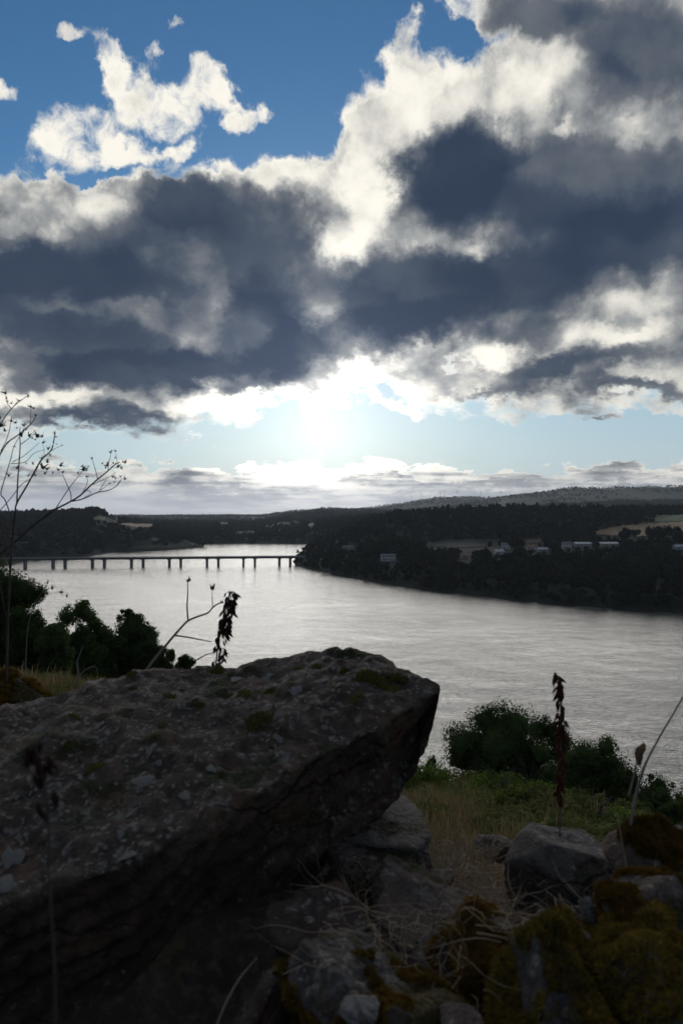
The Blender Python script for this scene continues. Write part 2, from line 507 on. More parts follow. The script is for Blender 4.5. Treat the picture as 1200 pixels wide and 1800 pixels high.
M_GREYWALL = flat_mat('granite_wall', (0.25, 0.24, 0.22), (0.36, 0.35, 0.32), 0.8, 0.9)
M_SLATE = flat_mat('slate_roof', (0.07, 0.075, 0.085), (0.12, 0.125, 0.14), 1.2, 0.45)
M_METALROOF = flat_mat('pale_sheet_roof', (0.32, 0.33, 0.35), (0.44, 0.45, 0.46), 0.5, 0.35)
M_TILE = flat_mat('clay_roof', (0.22, 0.09, 0.05), (0.32, 0.14, 0.08), 1.2, 0.8)
M_WINDOW = flat_mat('window_glass', (0.02, 0.025, 0.03), (0.03, 0.035, 0.04), 1, 0.12)
M_TURBINE = flat_mat('turbine_white', (0.7, 0.7, 0.7), (0.78, 0.78, 0.78), 0.1, 0.5)


def m_ground(N, bs, out):
    pos = N.node('ShaderNodeNewGeometry').outputs['Position']
    r = N.vmath('LENGTH', pos)
    big = N.noise(pos, 0.05, 6, 0.6); fine = N.noise(pos, 1.7, 8, 0.65)
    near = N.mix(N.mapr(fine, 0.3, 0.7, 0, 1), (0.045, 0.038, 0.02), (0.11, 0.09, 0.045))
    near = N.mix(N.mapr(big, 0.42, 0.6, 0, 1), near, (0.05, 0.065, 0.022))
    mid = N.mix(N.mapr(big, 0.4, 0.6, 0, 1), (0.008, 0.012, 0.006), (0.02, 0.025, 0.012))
    # far country: a patchwork of fields and woods
    flat = N.vmath('MULTIPLY', pos, (1, 0.55, 0))
    warp = N.vmath('SCALE', N.noise(flat, 0.004, 3, 0.5, color=True), s=180.0)
    fp = N.vmath('ADD', flat, warp)
    cell = N.voronoi(fp, 0.0062, 'F1', 'Color')
    cr, cg, cb = N.sep(cell)
    wood = N.mapr(N.math('ADD', N.math('MULTIPLY', N.noise(flat, 0.0024, 5, 0.62), 0.75), N.math('MULTIPLY', cg, 0.28)), 0.42, 0.50, 0, 1)
    field = N.ramp(cr, [(0.0, (0.04, 0.055, 0.024)), (0.35, (0.06, 0.08, 0.032)), (0.6, (0.11, 0.095, 0.05)), (0.8, (0.045, 0.062, 0.027)), (1.0, (0.15, 0.12, 0.07))], 'CONSTANT')
    edge = N.voronoi(fp, 0.0062, 'DISTANCE_TO_EDGE', 'Distance')
    hedge = N.mapr(edge, 0.02, 0.06, 1, 0)
    woodc = N.mix(N.noise(pos, 0.03, 6, 0.7), (0.012, 0.019, 0.010), (0.028, 0.035, 0.018))
    far = N.mix(N.math('MAXIMUM', wood, hedge), field, woodc)
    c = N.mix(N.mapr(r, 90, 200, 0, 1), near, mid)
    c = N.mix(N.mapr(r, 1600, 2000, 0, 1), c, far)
    N.put(bs.inputs['Base Color'], c); bs.inputs['Roughness'].default_value = 0.95
    bs.inputs['Specular IOR Level'].default_value = 0.15
    bump(N, bs, fine, 0.08)


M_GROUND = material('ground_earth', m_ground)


def m_water(N, bs, out):
    pos = N.node('ShaderNodeNewGeometry').outputs['Position']
    bs.inputs['Base Color'].default_value = (0.012, 0.018, 0.018, 1)
    bs.inputs['IOR'].default_value = 1.333
    p = N.vmath('MULTIPLY', pos, (0.8, 1.0, 1.0))
    wp = N.vmath('ADD', p, N.vmath('SCALE', N.noise(pos, 0.05, 3, 0.5, color=True), s=9.0))
    a = N.noise(wp, 0.95, 5, 0.62, 0.4)       # wavelets
    b = N.noise(wp, 0.36, 3, 0.5, 0.3)        # longer ripples
    gust = N.noise(N.vmath('MULTIPLY', pos, (0.35, 1.0, 1.0)), 0.011, 5, 0.62)
    g = N.mapr(gust, 0.34, 0.62, 0.70, 1.15)
    h = N.math('ADD', N.math('MULTIPLY', a, 0.62), N.math('MULTIPLY', b, 0.95))
    h = N.math('MULTIPLY', h, g)
    N.put(bs.inputs['Roughness'], N.mapr(gust, 0.35, 0.62, 0.07, 0.14))
    bump(N, bs, h, 0.50, 1.0)


M_WATER = material('river_water', m_water)

# ------------------------------------------------------------------ terrain
RIVER = [(900, 20), (400, 85), (220, 112), (110, 128), (30, 140), (0, 165), (-58, 205), (-108, 265), (-150, 350), (-225, 520), (-300, 640), (-360, 760),
         (-388, 850), (-392, 930), (-400, 985), (-352, 1082), (-354, 1195), (-300, 1215), (-272, 1262), (-238, 1350), (-262, 1440), (-285, 1495), (-190, 1512),
         (-120, 1506), (-66, 1500), (-50, 1430), (-57, 1300), (-56, 1231), (-66, 1116), (-60, 985), (-54, 890), (-24, 800), (21, 697), (48, 640), (87, 583),
         (122, 540), (152, 508), (181, 487), (212, 468), (300, 420), (500, 350), (900, 260)]
_RV = np.array(RIVER, dtype=float)


def river_sd(x, y):
    """signed distance to the bank: positive on land"""
    shp = x.shape; x = x.ravel(); y = y.ravel()
    d2 = np.full(x.shape, 1e18); inside = np.zeros(x.shape, bool)
    n = len(_RV)
    for i in range(n):
        ax, ay = _RV[i]; bx, by = _RV[(i + 1) % n]
        ex, ey = bx - ax, by - ay
        t = np.clip(((x - ax) * ex + (y - ay) * ey) / (ex * ex + ey * ey), 0, 1)
        dx, dy = x - ax - t * ex, y - ay - t * ey
        d2 = np.minimum(d2, dx * dx + dy * dy)
        c = (ay > y) != (by > y)
        with np.errstate(divide='ignore', invalid='ignore'):
            xi = ax + (y - ay) / (ey if ey else 1e-9) * ex
        inside ^= c & (x < xi)
    sd = np.sqrt(d2); sd[inside] *= -1
    return sd.reshape(shp)


DK = np.array([0, 2, 5, 12, 25, 45, 80, 140, 300, 600, 900, 1200, 1500, 2000, 2600, 3500, 5000, 7000, 10000, 40000], float)
TAB = {
    -900: [61, 60.8, 60.6, 60.2, 59, 56, 52, 50, 55, 60, 70, 80, 90, 90, 90, 90, 90, 90, 90, 90],
    -300: [61, 60.2, 59.5, 59.5, 57.5, 55, 50, 44, 40, 38, 42, 56, 70, 80, 75, 70, 60, 50, 50, 50],
    0: [61, 60.2, 59.5, 59.1, 56.5, 52.5, 44, 31, 18, 18, 20, 34, 47, 50, 40, 35, 30, 25, 20, 20],
    100: [61, 60.2, 59.5, 59, 56.3, 52, 42, 27, 12, 10, 14, 28, 52, 52, 40, 30, 30, 25, 20, 20],
    170: [61, 60.2, 59.5, 58.9, 56.1, 51.6, 41, 24, 10, 10, 12, 24, 60, 50, 38, 30, 25, 20, 20, 20],
    220: [61, 60.2, 59.5, 58.7, 55.8, 51.5, 44, 24, 10, 10, 10, 18, 38, 34, 28, 22, 25, 20, 20, 20],
    300: [61, 60.2, 59.3, 58.2, 55.8, 51.5, 44, 24, 8, 8, 8, 12, 14, 18, 20, 16, 25, 20, 20, 20],
    450: [61, 60.2, 59, 56.7, 53.2, 46, 31, 10, 5, 5, 5, 5, 6, 14, 20, 14, 25, 20, 20, 20],
    510: [61, 60.2, 59, 56.7, 52.8, 45.6, 30, 8, 5, 5, 5, 5, 6, 20, 26, 46, 58, 20, 20, 20],
    560: [61, 60.2, 59, 57.15, 53, 44.8, 29, 7, 5, 5, 8, 18, 22, 28, 30, 62, 84, 30, 20, 20],
    650: [61, 60.2, 59, 57.15, 53, 44.8, 28, 6, 5, 6, 18, 37, 45, 40, 44, 58, 72, 88, 60, 50],
    700: [61, 60.2, 59, 57.15, 53, 44.8, 28, 6, 5, 8, 18, 51, 53, 45, 45, 50, 70, 132, 80, 60],
    780: [61, 60.2, 59, 57.15, 53, 44.8, 28, 6, 5, 10, 20, 57, 50, 45, 45, 50, 90, 197, 90, 60],
    850: [61, 60.2, 59, 57.15, 53, 44.8, 28, 6, 5, 10, 22, 59, 50, 45, 48, 58, 129, 178, 90, 60],
    900: [61, 60.2, 59, 57.15, 53, 44.8, 28, 6, 5, 10, 25, 60, 50, 46, 52, 70, 170, 178, 90, 60],
    1020: [61, 60.2, 59, 57.1, 52, 43, 28, 6, 5, 10, 27, 60, 54, 50, 60, 95, 221, 200, 90, 60],
    1100: [61, 60.2, 59, 56.9, 51, 42, 28, 6, 5, 10, 28, 56, 62, 52, 66, 105, 224, 200, 90, 60],
    1200: [61, 60.2, 59, 56.5, 49.6, 40.5, 27, 6, 5, 10, 28, 55, 64, 54, 70, 110, 229, 200, 90, 60],
    1500: [61, 60.2, 59, 56.3, 49.2, 40, 27, 6, 6, 14, 34, 60, 75, 65, 80, 110, 200, 180, 90, 60],
    2400: [61, 60.8, 60.3, 59, 56, 50, 40, 30, 30, 40, 60, 80, 90, 90, 90, 100, 120, 120, 90, 60],
}
_CP = np.array(sorted(TAB)); _CZ = np.array([TAB[c] for c in sorted(TAB)], float)


def ground_z(x, y, detail=True):
    x = np.asarray(x, float); y = np.asarray(y, float)
    r = np.hypot(x, y); az = np.arctan2(x, y)
    px = np.clip(600 + FOC * np.tan(np.clip(az, -1.2, 1.2)), _CP[0], _CP[-1])
    caz = np.cos(np.clip(az, -1.0, 1.0)); d = r * caz
    lk = np.log1p(DK); ld = np.log1p(d)
    ci = np.clip(np.searchsorted(_CP, px, 'right') - 1, 0, len(_CP) - 2)
    di = np.clip(np.searchsorted(lk, ld, 'right') - 1, 0, len(DK) - 2)
    fc = (px - _CP[ci]) / (_CP[ci + 1] - _CP[ci]); fc = np.clip(fc, 0, 1)
    fd = np.clip((ld - lk[di]) / (lk[di + 1] - lk[di]), 0, 1)
    # ease between knots beyond the near slope so that hills are rounded
    fde = np.where(d > 250, fd * fd * (3 - 2 * fd) * 0.7 + fd * 0.3, fd)
    fce = fc * fc * (3 - 2 * fc) * 0.5 + fc * 0.5
    z = (_CZ[ci, di] * (1 - fde) + _CZ[ci, di + 1] * fde) * (1 - fce) + (_CZ[ci + 1, di] * (1 - fde) + _CZ[ci + 1, di + 1] * fde) * fce
    back = np.clip((np.abs(az) - 1.05) / 0.9, 0, 1); back = back * back * (3 - 2 * back)
    z = z * (1 - back) + (60.9 + 40 * (1 - np.exp(-r / 260.0))) * back
    if detail:
        Pp = np.stack([x, y], -1)
        amp = np.clip((r - 4) / 200, 0, 1)
        z = z + fbm(Pp / 120.0, 4, 3) * 9.0 * amp * np.clip(r / 900, 0.3, 1.0) + fbm(Pp / 14.0, 3, 8) * 1.1 * np.clip((r - 3) / 40, 0, 1)
        z = z + fbm(Pp / 1.3, 3, 5) * 0.22 * np.clip((r - 1.5) / 3, 0, 1)
        z = z + fbm(Pp / 900.0, 4, 11) * 34 * np.clip((r - 3000) / 3000, 0, 1)
    sd = river_sd(x, y)
    bank = np.minimum(z, 0.5 + np.abs(sd) * (np.where(np.hypot(x, y) < 210, 0.45, 0.30) + 0.25 * fbm(np.stack([x, y], -1) / 40.0, 2, 21)) + 0.0009 * sd ** 2)
    z = np.where(sd > 0, bank, np.maximum(-6.0, -0.5 + sd * 0.25))
    # soften the step at the waterline
    t = np.clip((sd + 1.5) / 3.0, 0, 1)
    z = np.where(np.abs(sd) < 1.5, np.maximum(-0.9, -0.6) * (1 - t) + np.minimum(z, 0.95) * 0 * t + (0.95 * t - 0.3 * (1 - t)), z)
    return z


def gz(x, y):
    return float(ground_z(np.array([x]), np.array([y]))[0])


def build_ground():
    az1 = np.radians(np.arange(-36, 36.01, 0.16))
    az = np.concatenate([np.radians(np.arange(-180, -36, 3.0)), az1, np.radians(np.arange(38, 180, 3.0))])
    rr = [0.0]; r = 0.7
    while r < 12500:
        rr.append(r); r *= 1.022
    rr = np.array(rr)
    A, Rr = np.meshgrid(az, rr)
    X = Rr * np.sin(A); Y = Rr * np.cos(A)
    Z = ground_z(X, Y)
    nr, na = X.shape
    V = np.stack([X, Y, Z], -1).reshape(-1, 3)
    i = np.arange(nr - 1)[:, None] * na; j = np.arange(na)[None, :]; j2 = (j + 1) % na
    F = np.stack([i + j, i + j2, i + na + j2, i + na + j], -1).reshape(-1, 4)
    me = np_mesh('ground', V, F, M_GROUND, smooth=True)
    prop(mobj('ground', me), kind='structure')


build_ground()

w = MB()
w.add([(-1500, 10, 0), (1500, 10, 0), (1500, 2400, 0), (-1500, 2400, 0)], [(0, 1, 2, 3)])
prop(w.build('river_water', M_WATER), kind='structure')


def hit(px, py, d0=150.0, d1=9000.0):
    """distance at which the sight line through a pixel meets the ground"""
    d = np.exp(np.linspace(math.log(d0), math.log(d1), 1400))
    zr = EYE + (900 - py) / FOC * d; xs = (px - 600) / FOC * d
    g = np.maximum(ground_z(xs, d), 0.0)
    k = np.argmax(g >= zr)
    return float(d[k]) if (g >= zr).any() else None


# ------------------------------------------------------------------ air
def m_haze():
    m = bpy.data.materials.new('haze'); m.use_nodes = True
    t = m.node_tree; t.nodes.clear()
    out = t.nodes.new('ShaderNodeOutputMaterial'); v = t.nodes.new('ShaderNodeVolumePrincipled')
    v.inputs['Color'].default_value = (0.78, 0.88, 1.0, 1)
    v.inputs['Density'].default_value = 4.2e-5
    v.inputs['Anisotropy'].default_value = 0.35
    t.links.new(v.outputs[0], out.inputs['Volume'])
    return m


hb = MB(); hb.box((-13500, -13500, -9), (13500, 13500, 420))
prop(hb.build('haze', m_haze()), kind='stuff')

# ------------------------------------------------------------------ fields (draped on the slopes)
FIELD_MASK = []      # (xs, tops, bottoms, distance)


def field_mat(name, c0, c1):
    def f(N, bs, out):
        pos = N.node('ShaderNodeNewGeometry').outputs['Position']
        n = N.noise(N.vmath('MULTIPLY', pos, (1, 0.4, 0)), 0.06, 5, 0.6); k = N.noise(pos, 0.9, 4, 0.6)
        c = N.mix(N.mapr(n, 0.4, 0.62, 0, 1), c0, c1)
        c = N.mix(N.mapr(k, 0.3, 0.7, 0, 0.4), c, (0.05, 0.055, 0.03))
        N.put(bs.inputs['Base Color'], c); bs.inputs['Roughness'].default_value = 0.95
    return material(name, f)


MF_TAN = field_mat('stubble_field', (0.32, 0.20, 0.10), (0.42, 0.28, 0.15))
MF_GREEN = field_mat('green_field', (0.10, 0.13, 0.045), (0.14, 0.17, 0.06))
MF_DIM = field_mat('rough_pasture', (0.010, 0.014, 0.006), (0.020, 0.025, 0.010))
MF_RED = field_mat('ploughed_field', (0.055, 0.036, 0.025), (0.08, 0.052, 0.035))


def field(top, bot, mat):
    x0, x1 = top[0][0], top[-1][0]
    n = max(6, int((x1 - x0) / 5)); m = 14
    xs = np.linspace(x0, x1, n + 1)
    ty = np.interp(xs, [p[0] for p in top], [p[1] for p in top]) + 0.5 * np.sin(xs * 0.35)
    by = np.interp(xs, [p[0] for p in bot], [p[1] for p in bot]) + 0.5 * np.sin(xs * 0.27 + 1)
    V = []; ds = []
    for i in range(n + 1):
        dt = hit(xs[i], ty[i]) or 1500.0; db = hit(xs[i], by[i]) or 900.0
        ds.append(min(db, dt))
        for j in range(m + 1):
            d = db + (dt - db) * j / m
            x = (xs[i] - 600) / FOC * d
            V.append((x, d, 0))
    V = np.array(V, float); V[:, 2] = np.maximum(ground_z(V[:, 0], V[:, 1]), 0) + 0.8
    F = [[i * (m + 1) + j, (i + 1) * (m + 1) + j, (i + 1) * (m + 1) + j + 1, i * (m + 1) + j + 1] for i in range(n) for j in range(m)]
    me = np_mesh('field', V, np.array(F), mat, smooth=True)
    prop(mobj('field', me), kind='structure')
    FIELD_MASK.append((xs, ty, by, np.array(ds)))


field([(1045, 935), (1085, 926), (1140, 921), (1200, 918), (1275, 915)], [(1045, 940), (1100, 944), (1150, 943), (1200, 947), (1275, 951)], MF_TAN)
field([(1150, 907), (1200, 904), (1275, 902)], [(1150, 919), (1200, 917), (1275, 913)], MF_GREEN)
field([(745, 955), (790, 949), (880, 950)], [(745, 959), (800, 964), (880, 959)], MF_DIM)
field([(894, 949), (953, 947)], [(894, 957), (953, 955)], MF_RED)
field([(165, 910), (185, 907), (210, 910)], [(165, 914), (190, 916), (210, 915)], MF_GREEN)
field([(214, 919), (240, 918), (272, 922)], [(214, 923), (240, 927), (272, 926)], MF_TAN)
field([(540, 921), (553, 919)], [(540, 926), (553, 924)], MF_GREEN)
field([(385, 918), (402, 918)], [(385, 921), (402, 921)], MF_GREEN)
field([(228, 962), (300, 957), (345, 955)], [(228, 967), (300, 964), (345, 960)], MF_DIM)

# ------------------------------------------------------------------ houses
HOUSE_MASK = []       # (px0, px1, py0, py1, d)


def house(px, py, width, depth, height, rot, wallm, roofm, label, roof_h=None, chimney=True, windows=2, storeys=1, lift=0.0, flat=False):
    """px, py: middle of the foot of the front wall"""
    width *= .74; depth *= .85; height *= .85
    d = hit(px, py) or 900.0
    p = P3(px, py, d); z = gz(p.x, p.y) - 0.5
    e = empty('house', (p.x, p.y, z), (0, 0, R(rot)))
    w2, d2 = width / 2, depth / 2
    roof_h = roof_h if roof_h is not None else depth * 0.24
    H = height + 0.5
    m = MB(); m.box((-w2, -d2, 0), (w2, d2, H))
    if not flat:
        for s in (-1, 1):
            m.prism([(s * w2 - (0.3 if s > 0 else 0), -d2, H), (s * w2 - (0.3 if s > 0 else 0), d2, H), (s * w2 - (0.3 if s > 0 else 0), 0, H + roof_h)], (0.3, 0, 0))
    m.build('wall', wallm, e)
    r = MB()
    if flat:
        r.box((-w2 - .3, -d2 - .3, H), (w2 + .3, d2 + .3, H + .35))
    else:
        t = 0.22; o = 0.45
        for s in (-1, 1):
            r.prism([(-w2 - o, s * (d2 + o), H - roof_h * o / d2 + .02), (-w2 - o, 0, H + roof_h + .02), (-w2 - o, 0, H + roof_h + t), (-w2 - o, s * (d2 + o), H - roof_h * o / d2 + t)], (width + 2 * o, 0, 0))
    rf = r.build('roof', roofm, e)
    if chimney and not flat:
        c = MB(); c.box((w2 * .5, -.35, H + roof_h * .5), (w2 * .5 + .7, .35, H + roof_h + 1.0)); c.build('chimney', wallm, rf)
    for st in range(storeys):
        for k in range(windows):
            x = -w2 + width * (k + .5) / windows
            zz = 0.5 + 1.0 + st * 2.8
            f = MB(); f.box((x - .62, -d2 - .08, zz - .07), (x + .62, -d2 + .05, zz + 1.37)); fo = f.build('window', M_GREYWALL, e)
            g = MB(); g.box((x - .5, -d2 - .11, zz + .05), (x + .5, -d2 - .082, zz + 1.25)); g.build('pane', M_WINDOW, fo)
    dm = MB(); dx = -w2 + width * .5 / max(windows, 1) + width / max(windows, 1) * .5
    dm.box((dx - .5, -d2 - .06, .5), (dx + .5, -d2 + .05, 2.6)); dm.build('door', M_BARK, e)
    prop(e, label, 'house', 'houses scattered over the far bank')
    hw = width / 2 / d * FOC + 2; hh = (height + roof_h) / d * FOC
    HOUSE_MASK.append((px - hw, px + hw, py - hh - 1, py - 1.0, d))
    return e


house(682, 986, 19, 9, 5.6, 8, M_WHITEWALL, M_SLATE, 'long white house low on the wooded slope, nearest to the far water line', windows=5, storeys=2)
house(888, 965, 13, 8, 5.6, -12, M_WHITEWALL, M_SLATE, 'tall white house below the reddish ploughed field', windows=3, storeys=2)
house(876, 974, 12, 8, 3.2, 14, M_WHITEWALL, M_METALROOF, 'low white house with pale roof just under the tall white one', windows=3)
house(933, 966, 11, 8, 3.4, -25, M_WHITEWALL, M_TILE, 'small white house with clay roof in the middle of the hamlet', windows=3)
house(952, 970, 15, 8, 3.0, 5, M_GREYWALL, M_METALROOF, 'low grey house under a pale roof beside the small white one', windows=4)
house(995, 964, 13, 9, 6.0, -8, M_WHITEWALL, M_SLATE, 'dark slate roofed house with white gable in the hamlet', windows=3, storeys=2)
house(1022, 961, 24, 12, 3.6, 3, M_GREYWALL, M_METALROOF, 'long pale roofed barn beside the slate roofed house', windows=4, chimney=False, roof_h=1.6)
house(1068, 960, 26, 12, 3.4, -2, M_GREYWALL, M_METALROOF, 'second long pale roofed barn, furthest along the hamlet row', windows=4, chimney=False, roof_h=1.5)
house(1193, 966, 16, 9, 3.4, 6, M_WHITEWALL, M_METALROOF, 'white house with pale roof near the picture edge under the tan field', windows=4)
house(612, 966, 17, 9, 3.4, -6, M_GREYWALL, M_SLATE, 'grey house half hidden in the dark wood near the bridge end', windows=4)
house(816, 982, 9, 7, 3.0, 10, M_WHITEWALL, M_TILE, 'tiny white cottage alone in the dark wood', windows=2)
house(272, 950, 10, 7, 3.2, 10, M_WHITEWALL, M_SLATE, 'lone white cottage on the wooded promontory', windows=2)
house(336, 959, 8, 6, 3.0, -10, M_WHITEWALL, M_TILE, 'tiny white cottage close to the tip of the promontory', windows=2)
house(423, 938, 22, 10, 4.0, 4, M_WHITEWALL, M_SLATE, 'white farmhouse beyond the far end of the river, left one of two', windows=4)
house(441, 937, 16, 9, 4.0, -9, M_WHITEWALL, M_SLATE, 'white farmhouse beyond the far end of the river, right one of two', windows=3)

# ------------------------------------------------------------------ bridge
def build_bridge():
    AX = Vector(((38 - 600) / FOC * 855 - 34, 851, 0)); BX = Vector(((518 - 600) / FOC * 895 + 12, 896, 0))
    L = (BX - AX).length; u = (BX - AX).normalized(); ang = math.atan2(u.y, u.x)
    e = empty('bridge', (AX.x, AX.y, 0), (0, 0, ang))
    zt = 10.4
    d = MB(); d.prism([(0, -4.6, zt), (0, 4.6, zt), (0, 4.6, zt - .45), (0, 2.8, zt - .7), (0, 2.5, zt - 2.1), (0, -2.5, zt - 2.1), (0, -2.8, zt - .7), (0, -4.6, zt - .45)], (L, 0, 0))
    d.build('deck', M_CONC, e)
    a = MB(); a.box((0, -4.0, zt + .004), (L, 4.0, zt + .09)); a.build('road_surface', M_ASPHALT, e)
    for s in (-1, 1):
        r = MB(); y = s * 4.4
        r.box((0, y - .15, zt + .003), (L, y + .15, zt + .35))
        for zz in (.62, .86, 1.1): r.box((0, y - .04, zt + zz - .03), (L, y + .04, zt + zz + .04))
        n = int(L / 2.5)
        for k in range(n + 1): r.box((k * L / n - .05, y - .052, zt + .352), (k * L / n + .05, y + .052, zt + 1.06))
        r.build('railing', M_STEEL, e)
    pxs = [45, 94, 115, 163, 184, 231.5, 252, 298, 318, 364, 384, 428, 448, 491, 510]
    pm = cm = None
    for px in pxs:
        # where the sight line of this pier crosses the bridge axis
        k = (px - 600) / FOC
        t = (k * AX.y - AX.x) / (u.x - k * u.y)
        if pm is None:
            p = MB(); p.prism([(-1.35, -3.2, -6), (-.9, -3.6, -6), (.9, -3.6, -6), (1.35, -3.2, -6), (1.35, 3.2, -6), (.9, 3.6, -6), (-.9, 3.6, -6), (-1.35, 3.2, -6)], (0, 0, zt - 2.9 + 6))
            pm = p.mesh('pier', M_CONC_D)
            c = MB(); c.prism([(-1.4, -3.7, zt - 2.898), (1.4, -3.7, zt - 2.898), (2.9, -3.7, zt - 2.102), (-2.9, -3.7, zt - 2.102)], (0, 7.4, 0))
            cm = c.mesh('pier_cap', M_CONC)
        po = mobj('pier', pm, e, (t, 0, 0)); mobj('pier_cap', cm, po)
    ab = MB(); ab.box((L - 1.5, -5.2, -3), (L + 4, 5.2, zt - 2.15)); ab.box((-6, -5.2, -3), (1.5, 5.2, zt - 2.15)); ab.build('abutment', M_CONC_D, e)
    prop(e, 'long low concrete road bridge on paired piers across the river', 'bridge')
    return AX, BX


BR_A, BR_B = build_bridge()

# ------------------------------------------------------------------ wind turbines on the far ridge
def build_turbines():
    tm = MB(); tm.tube([(0, 0, 0), (0, 0, 62)], [1.6, .9], 8)
    tower = tm.mesh('tower', M_TURBINE)
    nm = MB(); nm.box((-1.6, -3.5, 61.5), (1.6, 5, 64.8)); nac = nm.mesh('nacelle', M_TURBINE)
    bm_ = MB(); bm_.add([(-.5, -.25, 0), (.9, -.25, 0), (1.5, .0, 6), (.15, 0, 26), (-.15, 0, 26), (-.6, 0, 6), (-.5, .35, 0), (.9, .35, 0)],
                        [(0, 1, 2, 5), (5, 2, 3, 4), (7, 6, 5, 2), (0, 6, 7, 1), (0, 5, 6), (1, 7, 2)])
    blade = bm_.mesh('blade', M_TURBINE)
    where = ['leftmost on the far hazy ridge, low on its slope', 'second from the left on the far hazy ridge', 'first of the close trio on the far ridge top', 'middle of the close trio on the far ridge top',
             'last of the close trio on the far ridge top', 'standing alone where the nearer ridge begins', 'rightmost on the far ridge']
    for i, (px, top) in enumerate([(723, 871), (741, 869), (773, 862), (781, 864), (803, 862), (845, 868), (880, 866)]):
        d = 6800.0; x = (px - 600) / FOC * d
        z = gz(x, d)
        e = empty('wind_turbine', (x, d, z - 2), (0, 0, R(-25)))
        mobj('tower', tower, e); mobj('nacelle', nac, e)
        for k in range(3):
            b = mobj('blade', blade, e, (0, -4.0, 63)); b.rotation_euler = (0, R(120 * k + 37 * i), 0)
        prop(e, 'tiny pale wind turbine ' + where[i], 'wind turbine', 'wind turbines on the far ridge')


build_turbines()


# ------------------------------------------------------------------ trees
def leaf_cloud(rng, C, Rd, n, size, shell=0.25, squash=1.0):
    """n leaf-clump quads spread over the skin of lobes centred on C with radii Rd"""
    C = np.asarray(C); Rd = np.asarray(Rd)
    wgt = Rd ** 2; k = rng.choice(len(C), n, p=wgt / wgt.sum())
    dirs = rng.normal(size=(n, 3)); dirs /= np.linalg.norm(dirs, axis=1)[:, None]
    rad = Rd[k] * (1 - shell * rng.random(n) ** 1.5) * (1 + 0.10 * rng.normal(size=n))
    P = C[k] + dirs * rad[:, None] * np.array([1, 1, squash])
    nrm = dirs + rng.normal(scale=0.7, size=(n, 3)); nrm /= np.linalg.norm(nrm, axis=1)[:, None]
    t = np.cross(nrm, rng.normal(size=(n, 3))); t /= np.linalg.norm(t, axis=1)[:, None] + 1e-9
    b = np.cross(nrm, t)
    s = size * (0.6 + 0.8 * rng.random(n))[:, None]
    V = np.stack([P - t * s * .5, P + b * s * .32 + nrm * s * .08, P + t * s * .55, P - b * s * .32], 1).reshape(-1, 3)
    F = np.arange(4 * n).reshape(-1, 4)
    return V, F


def lobes(rng, w, dpt, h, z0, n, lr=(0.28, 0.45), top_bias=0.0):
    C = []; Rd = []
    for i in range(n):
        v = rng.normal(size=3); v /= np.linalg.norm(v)
        q = rng.random() ** 0.4 * 0.72
        c = np.array([v[0] * w / 2 * q, v[1] * dpt / 2 * q, z0 + h / 2 + v[2] * h / 2 * q + top_bias * h * (1 - abs(v[0]) * q)])
        C.append(c); Rd.append(rng.uniform(*lr) * min(w, h) * .62)
    return np.array(C), np.array(Rd)


def core_mesh(C, Rd, seed):
    m = MB()
    for i, (c, r) in enumerate(zip(C, Rd)):
        m.blob(c, r * .86, seed + i, (1, 1, .92), .45, 1)
    return m


def tree_meshes(seed, w, h, trunk_h, nl, n_leaf, leaf, bark=True, lobe=(0.28, 0.45)):
    rng = np.random.default_rng(seed)
    C, Rd = lobes(rng, w, w * .9, h - trunk_h, trunk_h, nl, lobe)
    V, F = leaf_cloud(rng, C, Rd, n_leaf, leaf)
    m = core_mesh(C, Rd, seed)
    cv = np.array(m.v); cf3 = np.array([f for f in m.f], dtype=int)
    t = MB()
    lean = rng.normal(scale=.03, size=2)
    base = [(0, 0, -0.8), (lean[0] * h, lean[1] * h, trunk_h * .6), (lean[0] * 2 * h, lean[1] * 2 * h, trunk_h + (h - trunk_h) * .55)]
    t.tube(base, [w * .045, w * .034, w * .012], 7)
    for i in np.argsort(-Rd)[:7]:
        s = Vector(base[1]).lerp(Vector(base[2]), rng.uniform(.0, .7)); c = Vector(C[i])
        t.tube([s, s.lerp(c, .5) + Vector((0, 0, -.04 * h)), c], [w * .018, w * .012, w * .004], 5)
    return (V, F, cv, cf3, t)


def combine(V, F, cv, cf):
    return np.concatenate([V, cv]), [F, cf + len(V)]


# distant kinds of tree, 1 m wide boxes are scaled to size later
PROTO = []
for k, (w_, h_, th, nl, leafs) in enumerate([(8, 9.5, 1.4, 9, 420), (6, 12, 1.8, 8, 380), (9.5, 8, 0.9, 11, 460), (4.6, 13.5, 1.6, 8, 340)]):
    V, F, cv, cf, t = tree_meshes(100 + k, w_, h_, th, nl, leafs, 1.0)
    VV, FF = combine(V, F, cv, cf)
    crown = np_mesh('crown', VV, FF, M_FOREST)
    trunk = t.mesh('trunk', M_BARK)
    PROTO.append((crown, trunk, w_, h_))

